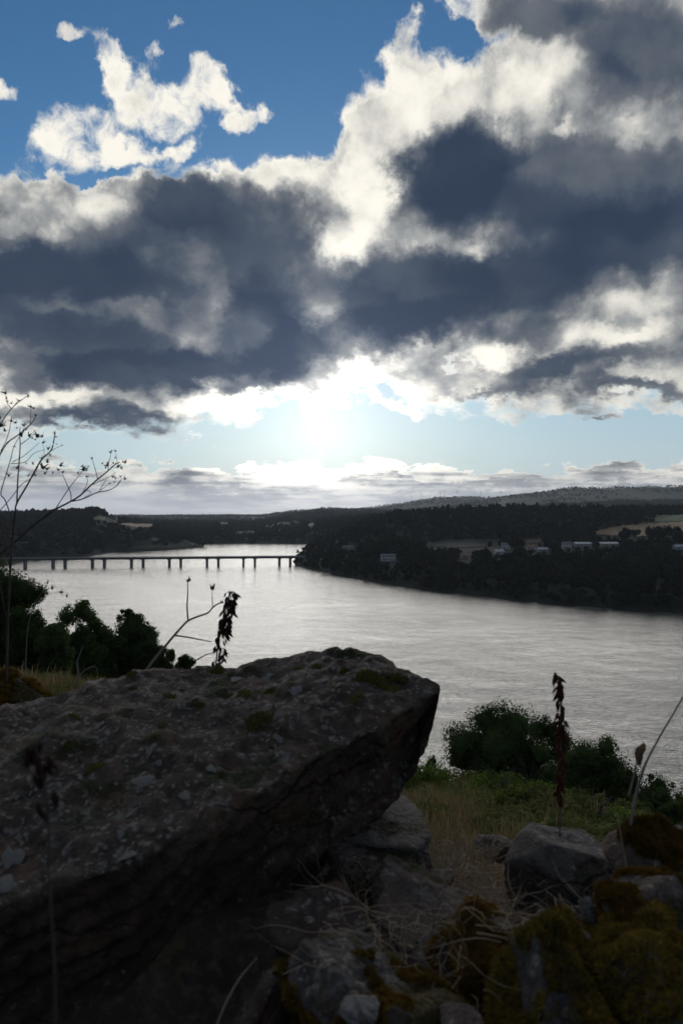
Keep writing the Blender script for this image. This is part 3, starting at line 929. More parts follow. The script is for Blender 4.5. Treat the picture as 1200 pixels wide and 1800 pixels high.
TREE_OBJ = []
FAR_TREES = [
    (1166, 962, 46, 0, 'broad dark tree standing before the tan field, the largest in front of it'), (1192, 960, 36, 2, 'bushy dark tree at the picture edge in front of the tan field'),
    (1142, 958, 34, 1, 'upright dark tree left of the broad one before the tan field'), (1116, 950, 24, 0, 'small dark tree at the lower edge of the tan field'),
    (1098, 952, 26, 2, 'low bushy tree under the lower left corner of the tan field'), (966, 940, 32, 0, 'rounded tree rising out of the wood above the hamlet'),
    (1146, 905, 20, 0, 'leftmost of the skyline trees above the green field'), (1166, 903, 20, 0, 'broad skyline tree above the green field'),
    (1183, 903, 17, 2, 'low skyline tree above the green field at the picture edge'), (1203, 902, 19, 0, 'skyline tree cut by the picture edge above the green field'),
    (908, 966, 26, 2, 'bushy tree between the white houses and the slate roofed house'), (970, 968, 22, 0, 'round tree in front of the hamlet between two roofs'),
    (350, 914, 9, 0, 'small skyline tree above the tip of the promontory'), (404, 913, 11, 0, 'rounded skyline tree beyond the far end of the river'), (418, 913, 9, 2, 'low skyline tree right of the rounded one beyond the river end'),
    (1047, 966, 15, 2, 'low tree between the two long barns'), (860, 968, 18, 1, 'slim tree beside the lowest white house of the hamlet'),
]


def far_tree(px, py, hpx, kind, label, d=None, group='single trees round the far fields'):
    d = d or hit(px, py) or 1000.0
    x = (px - 600) / FOC * d; z = gz(x, d)
    crown, trunk, w_, h_ = PROTO[kind]
    s = hpx * d / FOC / h_
    e = empty('tree', (x, d, z - .3), (0, 0, (px * 0.37) % 6.28)); e.scale = (s * 1.15, s * 1.15, s)
    mobj('crown', crown, e); mobj('trunk', trunk, e)
    prop(e, label, 'tree', group)


for a in FAR_TREES: far_tree(*a)


def scatter(name, pts, proto_objs, mat_kind='stuff'):
    """pts: list per prototype of (x, y, z, rot, scale) arrays"""
    outs = []
    for k, (A, po) in enumerate(zip(pts, proto_objs)):
        if len(A) == 0: continue
        me = np_mesh(name, A[:, :3], np.zeros((0, 3), int), None, attrs=None) if False else bpy.data.meshes.new(name)
        me.vertices.add(len(A)); me.vertices.foreach_set('co', A[:, :3].astype(np.float32).ravel())
        for nm, col in (('spin', A[:, 3]), ('size', A[:, 4])):
            at = me.attributes.new(nm, 'FLOAT', 'POINT'); at.data.foreach_set('value', col.astype(np.float32))
        o = mobj(name, me)
        g = bpy.data.node_groups.new(name, 'GeometryNodeTree')
        g.interface.new_socket('Geometry', in_out='INPUT', socket_type='NodeSocketGeometry')
        g.interface.new_socket('Geometry', in_out='OUTPUT', socket_type='NodeSocketGeometry')
        gi = g.nodes.new('NodeGroupInput'); go = g.nodes.new('NodeGroupOutput')
        ip = g.nodes.new('GeometryNodeInstanceOnPoints'); oi = g.nodes.new('GeometryNodeObjectInfo'); oi.inputs['Object'].default_value = po
        oi.inputs['As Instance'].default_value = True
        ar = g.nodes.new('GeometryNodeInputNamedAttribute'); ar.data_type = 'FLOAT'; ar.inputs['Name'].default_value = 'spin'
        asz = g.nodes.new('GeometryNodeInputNamedAttribute'); asz.data_type = 'FLOAT'; asz.inputs['Name'].default_value = 'size'
        cx = g.nodes.new('ShaderNodeCombineXYZ'); e2r = g.nodes.new('FunctionNodeEulerToRotation')
        g.links.new(ar.outputs['Attribute'], cx.inputs[2]); g.links.new(cx.outputs[0], e2r.inputs[0]); g.links.new(e2r.outputs[0], ip.inputs['Rotation'])
        g.links.new(asz.outputs['Attribute'], ip.inputs['Scale'])
        g.links.new(gi.outputs[0], ip.inputs['Points']); g.links.new(oi.outputs['Geometry'], ip.inputs['Instance'])
        g.links.new(ip.outputs[0], go.inputs[0])
        md = o.modifiers.new('scatter', 'NODES'); md.node_group = g
        prop(o, kind='stuff'); outs.append(o)
    return outs


def forest():
    rng = np.random.default_rng(5)
    P = []
    for (d0, d1, sp, hs) in ((330, 620, 5.6, 0.86), (620, 900, 6.5, 0.95), (900, 1700, 8.8, 1.1), (1700, 3600, 14.5, 1.25), (3600, 7200, 30, 1.2)):
        ww = 0.60
        area = ww * (d1 ** 2 - d0 ** 2); n = int(area / sp ** 2)
        d = np.sqrt(rng.uniform(d0 ** 2, d1 ** 2, n)); x = rng.uniform(-ww, ww, n) * d
        P.append(np.stack([x, d, np.full(n, hs) * rng.uniform(.62, 1.25, n)], -1))
    P = np.concatenate(P)
    x, d, s = P.T
    sd = river_sd(x, d)
    keep = sd > 1.0
    # keep the road of the bridge free
    patch = fbm(np.stack([x, d * .7], -1) / 160.0, 4, 40)
    px = 600 + FOC * x / d
    keep &= ~((d > 1650) & (patch < -0.09)) & ~((d > 3600) & (patch < -0.02))
    keep &= ~((d < 1650) & (patch < -0.24))
    z = ground_z(x, d)
    s = s * (1 + 0.5 * np.clip(patch, -.3, .4)) * np.where(sd < 14, .8, 1.0)
    pt = 900 - (z + 10.8 * s - EYE) / d * FOC; pb = 900 - (z - EYE) / d * FOC
    half = 4 * s / d * FOC
    for (a, b, c, e_, dd) in HOUSE_MASK:
        keep &= ~((px + half > a) & (px - half < b) & (pt < e_ - 1.5) & (pb > c - 1) & (d < dd + 7))
    for (xs, ty, by, ds) in FIELD_MASK:
        inx = (px > xs[0]) & (px < xs[-1])
        t_ = np.interp(px, xs, ty); b_ = np.interp(px, xs, by); d_ = np.interp(px, xs, ds)
        keep &= ~(inx & (pt < b_ - 1.5) & (pb > t_ + 1.2) & (d < d_ + 500) & (pb < b_ + 40))
    A = np.stack([x, d, z - .4, rng.uniform(0, 6.28, len(x)), s], -1)[keep]
    kind = rng.choice(4, len(A), p=[.36, .26, .26, .12])
    protos = []
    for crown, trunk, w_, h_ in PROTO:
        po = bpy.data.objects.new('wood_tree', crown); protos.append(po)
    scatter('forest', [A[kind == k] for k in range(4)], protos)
    return len(A)


print('forest trees', forest())


def near_tree(px0, px1, py_top, py_base, d, label, seed, nl=22, n_leaf=16000, leaf=.16, trunk_px=30, dep=.8, lobe=(.22, .4), cat='tree', name='tree', mat=None, squeeze=1.0, group='trees on the near bank below the wall'):
    cx = (px0 + px1) / 2; x = (cx - 600) / FOC * d
    ztop = EYE + (900 - py_top) / FOC * d; zb = gz(x, d)
    h = ztop - zb; w_ = (px1 - px0) / FOC * d
    vis = (py_base - py_top) / FOC * d
    rng = np.random.default_rng(seed)
    crown_h = (h - .2) if h < 1.9 * vis else min(h - .2, vis * 1.5)
    C, Rd = lobes(rng, w_ * .96, w_ * dep, crown_h, h - crown_h, nl, lobe)
    # pull the crown up to its wanted top and sides
    top = (C[:, 2] + Rd).max(); C[:, 2] += h - top
    span = (C[:, 0] + Rd).max() - (C[:, 0] - Rd).min(); C[:, 0] *= w_ / span; C[:, 0] -= ((C[:, 0] + Rd).max() + (C[:, 0] - Rd).min()) / 2
    # a dense heart low in the crown closes the gaps between the limbs
    hc = [[0, 0, h - crown_h * q] for q in (.62, .80, .45)] + [[sx * w_ * .24, 0, h - crown_h * .72] for sx in (-1, 1)]
    C = np.concatenate([C, np.array(hc)]); Rd = np.concatenate([Rd, np.array([.30, .30, .24, .22, .22]) * min(w_, crown_h * 1.1)])
    # small sprays that push out of the outline
    ns_ = int(nl * 1.3); kk = rng.integers(0, len(C), ns_); vv = rng.normal(size=(ns_, 3)); vv[:, 2] = np.abs(vv[:, 2]) * .9; vv /= np.linalg.norm(vv, axis=1)[:, None]
    sC = C[kk] + vv * Rd[kk][:, None] * rng.uniform(.85, 1.12, ns_)[:, None]; sC[:, 2] = np.minimum(sC[:, 2], h + .05)
    sR = rng.uniform(.05, .10, ns_) * min(w_, crown_h)
    V, F = leaf_cloud(rng, C, Rd, int(n_leaf * 1.2), leaf, .5)
    V2, F2 = leaf_cloud(rng, sC, sR, int(n_leaf * .3), leaf * .85, .9)
    F = np.concatenate([F, F2 + len(V)]); V = np.concatenate([V, V2])
    m = MB()
    for i, (c, r) in enumerate(zip(C, Rd)): m.blob(c, r * .70, seed + i, (1, 1, .9), .5, 1)
    VV, FF = combine(V, F, np.array(m.v), np.array(m.f, dtype=int))
    e = empty(name, (x, d, zb))
    mobj('crown', np_mesh('crown', VV, FF, mat or M_LEAF), e)
    t = MB(); mid = Vector((C[:, 0].mean() * .4, 0, max(h - crown_h, h * .3)))
    nst = 3
    for k in range(nst):
        b0 = Vector((rng.normal(scale=.06 * w_), rng.normal(scale=.06 * w_), -.5))
        tp = Vector((rng.normal(scale=.16 * w_), rng.normal(scale=.1 * w_), h * .8))
        pm = b0.lerp(tp, .45) + Vector((rng.normal(scale=.05 * w_), 0, 0))
        t.tube([b0, pm, tp], [w_ * .026, w_ * .018, w_ * .006], 7)
        for i in rng.choice(len(C), min(6, len(C)), replace=False):
            s = pm.lerp(tp, rng.uniform(0, .6)); t.tube([s, s.lerp(Vector(C[i]), .55) + Vector((0, 0, .05)), Vector(C[i]) * 1.0], [w_ * .011, w_ * .007, w_ * .003], 5)
    # bare twig ends that break the outline
    for i in range(46):
        k = rng.integers(len(C)); v = rng.normal(size=3); v[2] = abs(v[2]) * .8; v /= np.linalg.norm(v)
        a = Vector(C[k] + v * Rd[k] * .6); b = Vector(C[k] + v * Rd[k] * rng.uniform(1.02, 1.22))
        t.tube([a, b], [.02, .008], 4)
    t.build('trunk', M_BARK, e)
    prop(e, label, cat, group)
    return e


near_tree(772, 985, 1238, 1405, 52, 'broad round dark tree directly right of the big rock', 11, nl=34, n_leaf=30000, leaf=.15)
near_tree(905, 1015, 1262, 1395, 54, 'narrower tree leaning against the broad round one', 12, nl=18, n_leaf=14000, leaf=.15)
near_tree(962, 1116, 1296, 1425, 47, 'second rounded tree, lower and right of the broad round one', 13, nl=24, n_leaf=20000, leaf=.14)
near_tree(1072, 1186, 1348, 1440, 44, 'low dark bush between the second tree and the picture edge', 14, nl=14, n_leaf=10000, leaf=.13, cat='bush', name='bush')
near_tree(1145, 1290, 1374, 1450, 40, 'dark bush cut by the right edge of the picture', 15, nl=18, n_leaf=14000, leaf=.13, cat='bush', name='bush')
near_tree(728, 792, 1330, 1395, 48, 'thin open shrub between the big rock and the broad tree', 16, nl=10, n_leaf=2600, leaf=.10, cat='bush', name='bush')
near_tree(-150, 36, 950, 1150, 62, 'tallest dark tree at the left edge, its crown reaching past the bridge line', 21, nl=34, n_leaf=30000, leaf=.19)
near_tree(-60, 78, 1000, 1180, 55, 'dark tree at the left edge below the bridge end', 22, nl=26, n_leaf=24000, leaf=.17)
near_tree(5, 112, 1065, 1195, 50, 'dark tree between the left edge and the leafy-topped tree', 23, nl=22, n_leaf=20000, leaf=.16)
near_tree(88, 193, 1060, 1195, 56, 'leafy-topped tree with open branches, middle of the left group', 24, nl=24, n_leaf=16000, leaf=.17, lobe=(.18, .34))
near_tree(188, 284, 1080, 1190, 60, 'compact dome-shaped dark tree with a pointed tip, left of the stalk', 25, nl=26, n_leaf=26000, leaf=.15)
near_tree(270, 322, 1143, 1185, 62, 'small round bush at the foot of the dome-shaped tree', 26, nl=9, n_leaf=7000, leaf=.14, cat='bush', name='bush')
near_tree(306, 344, 1150, 1190, 64, 'smallest bush, last of the left group above the rock', 27, nl=8, n_leaf=5000, leaf=.14, cat='bush', name='bush')
near_tree(150, 222, 1100, 1195, 58, 'dark gap-filling tree between the leafy-topped tree and the dome-shaped one', 29, nl=16, n_leaf=12000, leaf=.15)
near_tree(60, 130, 1095, 1200, 47, 'low dark tree in front of the leafy-topped tree', 30, nl=16, n_leaf=12000, leaf=.14)
near_tree(232, 300, 1125, 1195, 57, 'low bush in front of the right half of the dome-shaped tree', 31, nl=12, n_leaf=9000, leaf=.13, cat='bush', name='bush')
near_tree(935, 1060, 1340, 1420, 45, 'low dark bush filling the gap between the two rounded trees', 32, nl=16, n_leaf=11000, leaf=.13, cat='bush', name='bush')
near_tree(1090, 1260, 1400, 1460, 38, 'lowest dark bush, before the one cut by the right edge', 33, nl=16, n_leaf=11000, leaf=.12, cat='bush', name='bush')
near_tree(212, 240, 1070, 1110, 60, 'pointed sapling tip behind the dome-shaped tree', 28, nl=7, n_leaf=3000, leaf=.14)


# ------------------------------------------------------------------ rough meadow below the wall
def grass_proto(seed, n, h0, h1, spread, wid, seedhead=0.0):
    rng = np.random.default_rng(seed); V = []; F = []
    for i in range(n):
        a = rng.uniform(0, 6.28); r = spread * rng.random() ** .5
        b = np.array([math.cos(a) * r, math.sin(a) * r, -.02]); h = rng.uniform(h0, h1)
        la = rng.uniform(0, 6.28); lean = rng.uniform(.05, .45) * h
        ld = np.array([math.cos(la), math.sin(la), 0]); side = np.array([-ld[1], ld[0], 0]) * wid * rng.uniform(.6, 1.2)
        pts = [b, b + np.array([0, 0, h * .45]) + ld * lean * .25, b + np.array([0, 0, h * .82]) + ld * lean * .65, b + np.array([0, 0, h]) + ld * lean]
        ws = [1, .8, .5, .06]
        if rng.random() < seedhead: ws = [.5, .4, 1.5, .3]
        k = len(V)
        for p, w_ in zip(pts, ws): V += [p - side * w_, p + side * w_]
        for j in range(3): F.append([k + 2 * j, k + 2 * j + 1, k + 2 * j + 3, k + 2 * j + 2])
    return np.array(V), np.array(F)


def frond_proto(seed, n, h, leaf):
    """ground cover: arching leafy stems"""
    rng = np.random.default_rng(seed); V = []; F = []
    for i in range(n):
        a = rng.uniform(0, 6.28); H = h * rng.uniform(.5, 1.1); L = H * rng.uniform(.5, 1.0)
        dx, dy = math.cos(a), math.sin(a)
        for j in range(9):
            t = (j + 1) / 9; p = np.array([dx * L * t * .8, dy * L * t * .8, H * math.sin(t * 2.0)])
            for s in (-1, 1):
                sd = np.array([-dy, dx, 0]) * s
                q = leaf * rng.uniform(.7, 1.3) * (1.2 - .6 * t)
                n1 = sd * q + np.array([dx, dy, rng.uniform(-.5, .3)]) * q * .4
                u_ = np.array([dx, dy, .2]) * q * .35
                k = len(V); V += [p, p + n1 * .5 + u_, p + n1, p + n1 * .5 - u_]; F.append([k, k + 1, k + 2, k + 3])
    return np.array(V), np.array(F)


def meadow():
    rng = np.random.default_rng(9)
    n = 60000
    d = np.sqrt(rng.uniform(2.3 ** 2, 70 ** 2, n)); x = rng.uniform(-.56, .56, n) * d
    # thin out with distance
    keep = rng.random(n) < np.clip(14 / (d + 2), .28, 1)
    x, d = x[keep], d[keep]
    n2 = 9000; d2 = rng.uniform(2.3, 14, n2); x2 = rng.uniform(-.56, .56, n2) * d2
    x = np.concatenate([x, x2]); d = np.concatenate([d, d2])
    z = ground_z(x, d)
    patch = fbm(np.stack([x, d], -1) / 3.5, 3, 77); px = 600 + FOC * x / d
    green = np.clip((patch + .06 + .012 * (d - 16)) * 6, 0, 1)
    green = np.where(px < 400, green * .35, green)
    isg = rng.random(len(x)) < green * .55
    A = np.stack([x, d, z, rng.uniform(0, 6.28, len(x)), rng.uniform(.55, 1.2, len(x))], -1)
    def proto(V, F, mat, nm): return bpy.data.objects.new(nm, np_mesh(nm, V, F, mat))
    dry = [proto(*grass_proto(1, 26, .22, .55, .16, .0038, .5), M_DRYGRASS, 'dry_tuft'), proto(*grass_proto(2, 20, .15, .42, .2, .0045, .2), M_DRYGRASS, 'dry_tuft')]
    k = rng.random(len(x)) < .6
    scatter('dry_grass', [A[~isg & k], A[~isg & ~k]], dry)
    grn = [proto(*frond_proto(3, 11, .42, .075), M_FERN, 'fern_tuft'), proto(*frond_proto(4, 13, .34, .055), M_BRAMBLE, 'herb_tuft')]
    scatter('green_ground_cover', [A[isg & k], A[isg & ~k]], grn)


meadow()


def bramble(px, py_base, w_, h_, d, seed, label, mat):
    x = (px - 600) / FOC * d; z = gz(x, d)
    rng = np.random.default_rng(seed)
    n = int(7 + w_ * 3)
    C = np.stack([rng.uniform(-w_ / 2, w_ / 2, n) * .8, rng.uniform(-w_ / 3, w_ / 3, n), rng.uniform(.15, .62, n) * h_], -1); Rd = rng.uniform(.25, .42, n) * h_
    V, F = leaf_cloud(rng, C, Rd, int(2200 * w_), .075, .6)
    e = empty('bramble_bush', (x, d, z))
    mobj('foliage', np_mesh('foliage', V, F, mat), e)
    t = MB()
    for i in range(16):
        a = rng.uniform(0, 6.28); L = rng.uniform(.4, .9) * w_ * .6; H = h_ * rng.uniform(.6, 1.2)
        t.tube([(0, 0, -.1), (math.cos(a) * L * .4, math.sin(a) * L * .4, H * .8), (math.cos(a) * L * .8, math.sin(a) * L * .8, H), (math.cos(a) * L * 1.15, math.sin(a) * L * 1.15, H * .8)], [.008, .007, .005, .003], 5)
    t.build('stem', M_BARK, e)
    prop(e, label, 'bramble', 'brambles and ferns in the meadow below the wall')


BR = [
    (700, 1, 1.5, .9, 21, 'bramble clump close behind the overhang of the big rock', M_FERN), (752, 1, 1.6, 1.0, 24, 'green clump under the thin open shrub', M_BRAMBLE),
    (812, 1, 2.0, 1.1, 27, 'green clump at the left foot of the broad round tree', M_FERN), (872, 1, 1.6, 1.0, 22, 'bright bramble in front of the broad round tree trunk', M_BRAMBLE),
    (930, 1, 1.8, 1.0, 24, 'bramble just left of the red flower spike', M_BRAMBLE), (1012, 1, 1.7, .9, 20, 'bramble just right of the red flower spike', M_BRAMBLE),
    (1062, 1, 1.4, .8, 17, 'bramble halfway between the red spike and the bare stem', M_FERN), (1112, 1, 1.5, .8, 19, 'bramble under the bare seed stem at the right', M_BRAMBLE),
    (1165, 1, 1.3, .7, 17, 'bramble at the right edge above the mossy boulder', M_FERN), (905, 1, 1.0, .6, 12, 'low bramble in the dry grass left of the red spike', M_FERN),
    (1040, 1, 1.0, .6, 11, 'low bramble in the dry grass above the grey stone', M_BRAMBLE), (735, 1, .9, .5, 11, 'low bramble in the dry grass above the layered slab', M_BRAMBLE),
    (60, 1, 1.5, .8, 30, 'green clump at the foot of the left edge trees', M_BRAMBLE), (165, 1, 1.6, .8, 31, 'green clump at the foot of the leafy-topped tree', M_FERN),
]
for i, (px, _, w_, h_, d, lab, mt) in enumerate(BR): bramble(px, 0, w_, h_, d, 300 + i, lab, mt)


# ------------------------------------------------------------------ the rubble wall top in front of the camera
def m_rock(base0, base1, lichen=0.5, moss=0.3, warm=0.3, mosscol=(0.06, 0.065, 0.02), sc=1.0):
    def f(N, bs, out):
        co = N.vmath('SCALE', N.node('ShaderNodeTexCoord').outputs['Object'], s=sc)
        geo = N.node('ShaderNodeNewGeometry'); nz = N.sep(geo.outputs['Normal'])[2]
        n1 = N.noise(co, 7, 8, 0.62); n2 = N.noise(co, 42, 6, 0.65); n3 = N.noise(co, 160, 4, 0.6)
        c = N.mix(N.mapr(n1, 0.35, 0.65, 0, 1), base0, base1)
        c = N.mix(N.mapr(n2, 0.42, 0.62, 0, 0.6), c, tuple(0.5 * v for v in base0))
        c = N.mix(N.math('MULTIPLY', N.mapr(N.noise(co, 11, 5, 0.6), 0.52, 0.66, 0, 1), warm), c, (0.16, 0.075, 0.04))
        up = N.mapr(nz, 0.05, 0.5, 0, 1)
        # crusty grey lichen: irregular islands of two sizes
        wv = N.vmath('ADD', co, N.vmath('SCALE', N.noise(co, 30, 4, 0.6, color=True), s=0.045))
        for scl, th, colr in ((15, 0.22, (0.23, 0.215, 0.185)), (38, 0.32, (0.20, 0.185, 0.16)), (85, 0.38, (0.25, 0.228, 0.19))):
            v = N.voronoi(wv, scl, 'F1', 'Distance'); vc = N.sep(N.voronoi(wv, scl, 'F1', 'Color'))[0]
            m = N.math('MULTIPLY', N.mapr(v, th - .08, th + .10, 1, 0), N.math('GREATER_THAN', vc, 1 - lichen * .75))
            m = N.math('MULTIPLY', N.math('MULTIPLY', m, up), N.mapr(n3, .38, .6, .15, 1))
            c = N.mix(m, c, colr)
        mo = N.math('MULTIPLY', N.mapr(N.noise(co, 9, 6, 0.66), 0.60 - .18 * moss, 0.66 - .16 * moss, 0, 1), N.mapr(nz, 0.05, 0.6, 0, 1))
        c = N.mix(mo, c, N.mix(N.mapr(n3, .35, .65, 0, 1), tuple(.55 * v for v in mosscol), tuple(1.6 * v for v in mosscol)))
        N.put(bs.inputs['Base Color'], c); bs.inputs['Roughness'].default_value = 0.88
        bs.inputs['Specular IOR Level'].default_value = 0.25
        crk = N.mapr(N.voronoi(N.vmath('MULTIPLY', wv, (1.0, 1.0, 2.2)), 4.5, 'DISTANCE_TO_EDGE'), 0.0, 0.022, 1, 0)
        crk = N.math('MULTIPLY', crk, N.mapr(n1, .42, .58, 0, 1))
        c = N.mix(N.math('MULTIPLY', crk, .5), c, (0.012, 0.010, 0.009))
        N.put(bs.inputs['Base Color'], c)
        h = N.math('ADD', N.math('MULTIPLY', n2, 0.6), N.math('MULTIPLY', n3, 0.3))
        h = N.math('SUBTRACT', h, N.math('MULTIPLY', crk, .5))
        h = N.math('ADD', h, N.math('MULTIPLY', mo, N.mapr(n3, .3, .7, .2, 1.0)))
        bump(N, bs, h, 0.020 / sc, 1.0)
    return material('stone', f)


M_BIG = m_rock((0.054, 0.038, 0.029), (0.118, 0.086, 0.064), .62, .30, .45)
M_GREY = m_rock((0.085, 0.072, 0.062), (0.16, 0.14, 0.122), .30, .12, .15)
M_DARK = m_rock((0.045, 0.031, 0.023), (0.095, 0.066, 0.050), .25, .2, .5)
M_PURPLE = m_rock((0.085, 0.060, 0.048), (0.165, 0.122, 0.098), .35, .3, .35)
M_PALE = m_rock((0.16, 0.15, 0.14), (0.30, 0.28, 0.26), .3, .1, .1)
M_MOSSY = m_rock((0.06, 0.05, 0.045), (0.13, 0.11, 0.10), .6, .55, .3, (0.10, 0.075, 0.018))
M_MOSS_O = leaf_mat('orange_moss', (0.09, 0.045, 0.012), (0.30, 0.155, 0.028), (0.09, 0.075, 0.018), .15, 22)
M_MOSS_G = leaf_mat('olive_moss', (0.04, 0.042, 0.013), (0.17, 0.12, 0.026), (0.24, 0.135, 0.022), .15, 22)
M_POD = leaf_mat('dry_pod', (0.045, 0.014, 0.012), (0.10, 0.030, 0.022), (0.07, 0.022, 0.016), .1, 60)
M_POD_D = leaf_mat('dark_pod', (0.022, 0.012, 0.010), (0.05, 0.026, 0.022), None, .1, 60)
M_POD_B = leaf_mat('brown_pod', (0.10, 0.065, 0.04), (0.17, 0.11, 0.065), None, .15, 60)
M_STALK = flat_mat('dry_stalk', (0.085, 0.05, 0.035), (0.14, 0.085, 0.06), 30)
M_TWIG = flat_mat('dead_twig', (0.035, 0.026, 0.022), (0.07, 0.052, 0.043), 30)
M_STRAW = flat_mat('straw', (0.20, 0.14, 0.085), (0.36, 0.26, 0.16), 20, .7)


def bank_z(x, y):
    """top of the earth and rubble core of the wall"""
    yk = np.array([-.2, .15, .45, .62, .9, 1.2, 1.5, 1.75, 2.3, 2.9]); zk = np.array([60.55, 60.9, 61.36, 61.42, 61.42, 61.38, 61.30, 60.95, 59.9, 59.4])
    P = np.stack([x, y], -1)
    z = np.interp(y, yk, zk) + fbm(P / .30, 4, 61) * .10 + fbm(P / .05, 3, 62) * .028
    z = z + np.clip((-.55 - x) / .8, 0, 1) * .12 * np.clip((y - .6) / .8, 0, 1)
    z = z - .34 * np.clip((-.03 - x) / .14, 0, 1) * np.clip((1.12 - y) / .22, 0, 1)
    return z


def m_bank(N, bs, out):
    co = N.node('ShaderNodeTexCoord').outputs['Object']
    n1 = N.noise(co, 9, 7, .65); n2 = N.noise(co, 60, 6, .65)
    c = N.mix(N.mapr(n1, .38, .62, 0, 1), (0.028, 0.020, 0.015), (0.075, 0.052, 0.036))
    c = N.mix(N.mapr(n2, .5, .68, 0, .8), c, (0.13, 0.10, 0.07))
    c = N.mix(N.mapr(N.noise(co, 5, 5, .6), .54, .62, 0, .85), c, N.mix(N.mapr(n2, .4, .6, 0, 1), (0.035, 0.033, 0.012), (0.12, 0.085, 0.022)))
    N.put(bs.inputs['Base Color'], c); bs.inputs['Roughness'].default_value = .95
    bump(N, bs, n2, .012)


def build_bank():
    xs = np.linspace(-2.6, 2.6, 300); ys = np.linspace(-.2, 2.9, 220)
    X, Y = np.meshgrid(xs, ys); Z = bank_z(X, Y)
    V = np.stack([X, Y, Z], -1).reshape(-1, 3); n = len(xs)
    i = np.arange(len(ys) - 1)[:, None] * n; j = np.arange(n - 1)[None, :]
    F = np.stack([i + j, i + j + 1, i + n + j + 1, i + n + j], -1).reshape(-1, 4)
    me = np_mesh('ground_bank', V, F, material('bank_soil', m_bank), True)
    prop(mobj('ground_bank', me), kind='structure')


build_bank()
from mathutils.bvhtree import BVHTree


def displaced(V, F, amt_list, s):
    """push vertices along their normals by fractal noise"""
    me = np_mesh('tmp', V, F); n = np.zeros(len(V) * 3); 
    nn = np.array([v.normal[:] for v in me.vertices]); bpy.data.meshes.remove(me)
    out = V.copy()
    for (scale, amp, octv) in amt_list:
        out += nn * (fbm(V / scale, octv, s) * 2 * amp)[:, None]; s += 7
    return out


def tufts(V, F, density_fn, n, size, rng, lift=.0):
    """little moss blades standing on the faces of a mesh (world-size)"""
    tri = F[:, :3]; A, B, C = V[tri[:, 0]], V[tri[:, 1]], V[tri[:, 2]]
    nr = np.cross(B - A, C - A); ar = np.linalg.norm(nr, axis=1); nr = nr / (ar[:, None] + 1e-12)
    w_ = ar * density_fn((A + B + C) / 3, nr)
    if w_.sum() <= 0: return None
    k = rng.choice(len(tri), n, p=w_ / w_.sum())
    u, v = rng.random(n), rng.random(n); f = u + v > 1; u[f] = 1 - u[f]; v[f] = 1 - v[f]
    P = A[k] + (B - A)[k] * u[:, None] + (C - A)[k] * v[:, None]
    Nn = nr[k]
    cush = np.clip(fbm(P / .028, 3, 91) * 2.2 + .35, 0, 1)[:, None]
    P = P + Nn * cush * size * .9
    dirs = Nn + rng.normal(scale=.55, size=(n, 3)); dirs /= np.linalg.norm(dirs, axis=1)[:, None]
    t = np.cross(dirs, rng.normal(size=(n, 3))); t /= np.linalg.norm(t, axis=1)[:, None]
    s = size * rng.uniform(.6, 1.3, n)[:, None]
    VV = np.stack([P - t * s * .22 - dirs * s * .8, P + t * s * .22 - dirs * s * .8, P + t * s * .14 + dirs * s * .3, P + dirs * s * .8, P - t * s * .14 + dirs * s * .3], 1).reshape(-1, 3)
    b = np.arange(n)[:, None] * 5
    return VV, [b + np.array([[0, 1, 2, 4]]), b + np.array([[4, 2, 3]])]


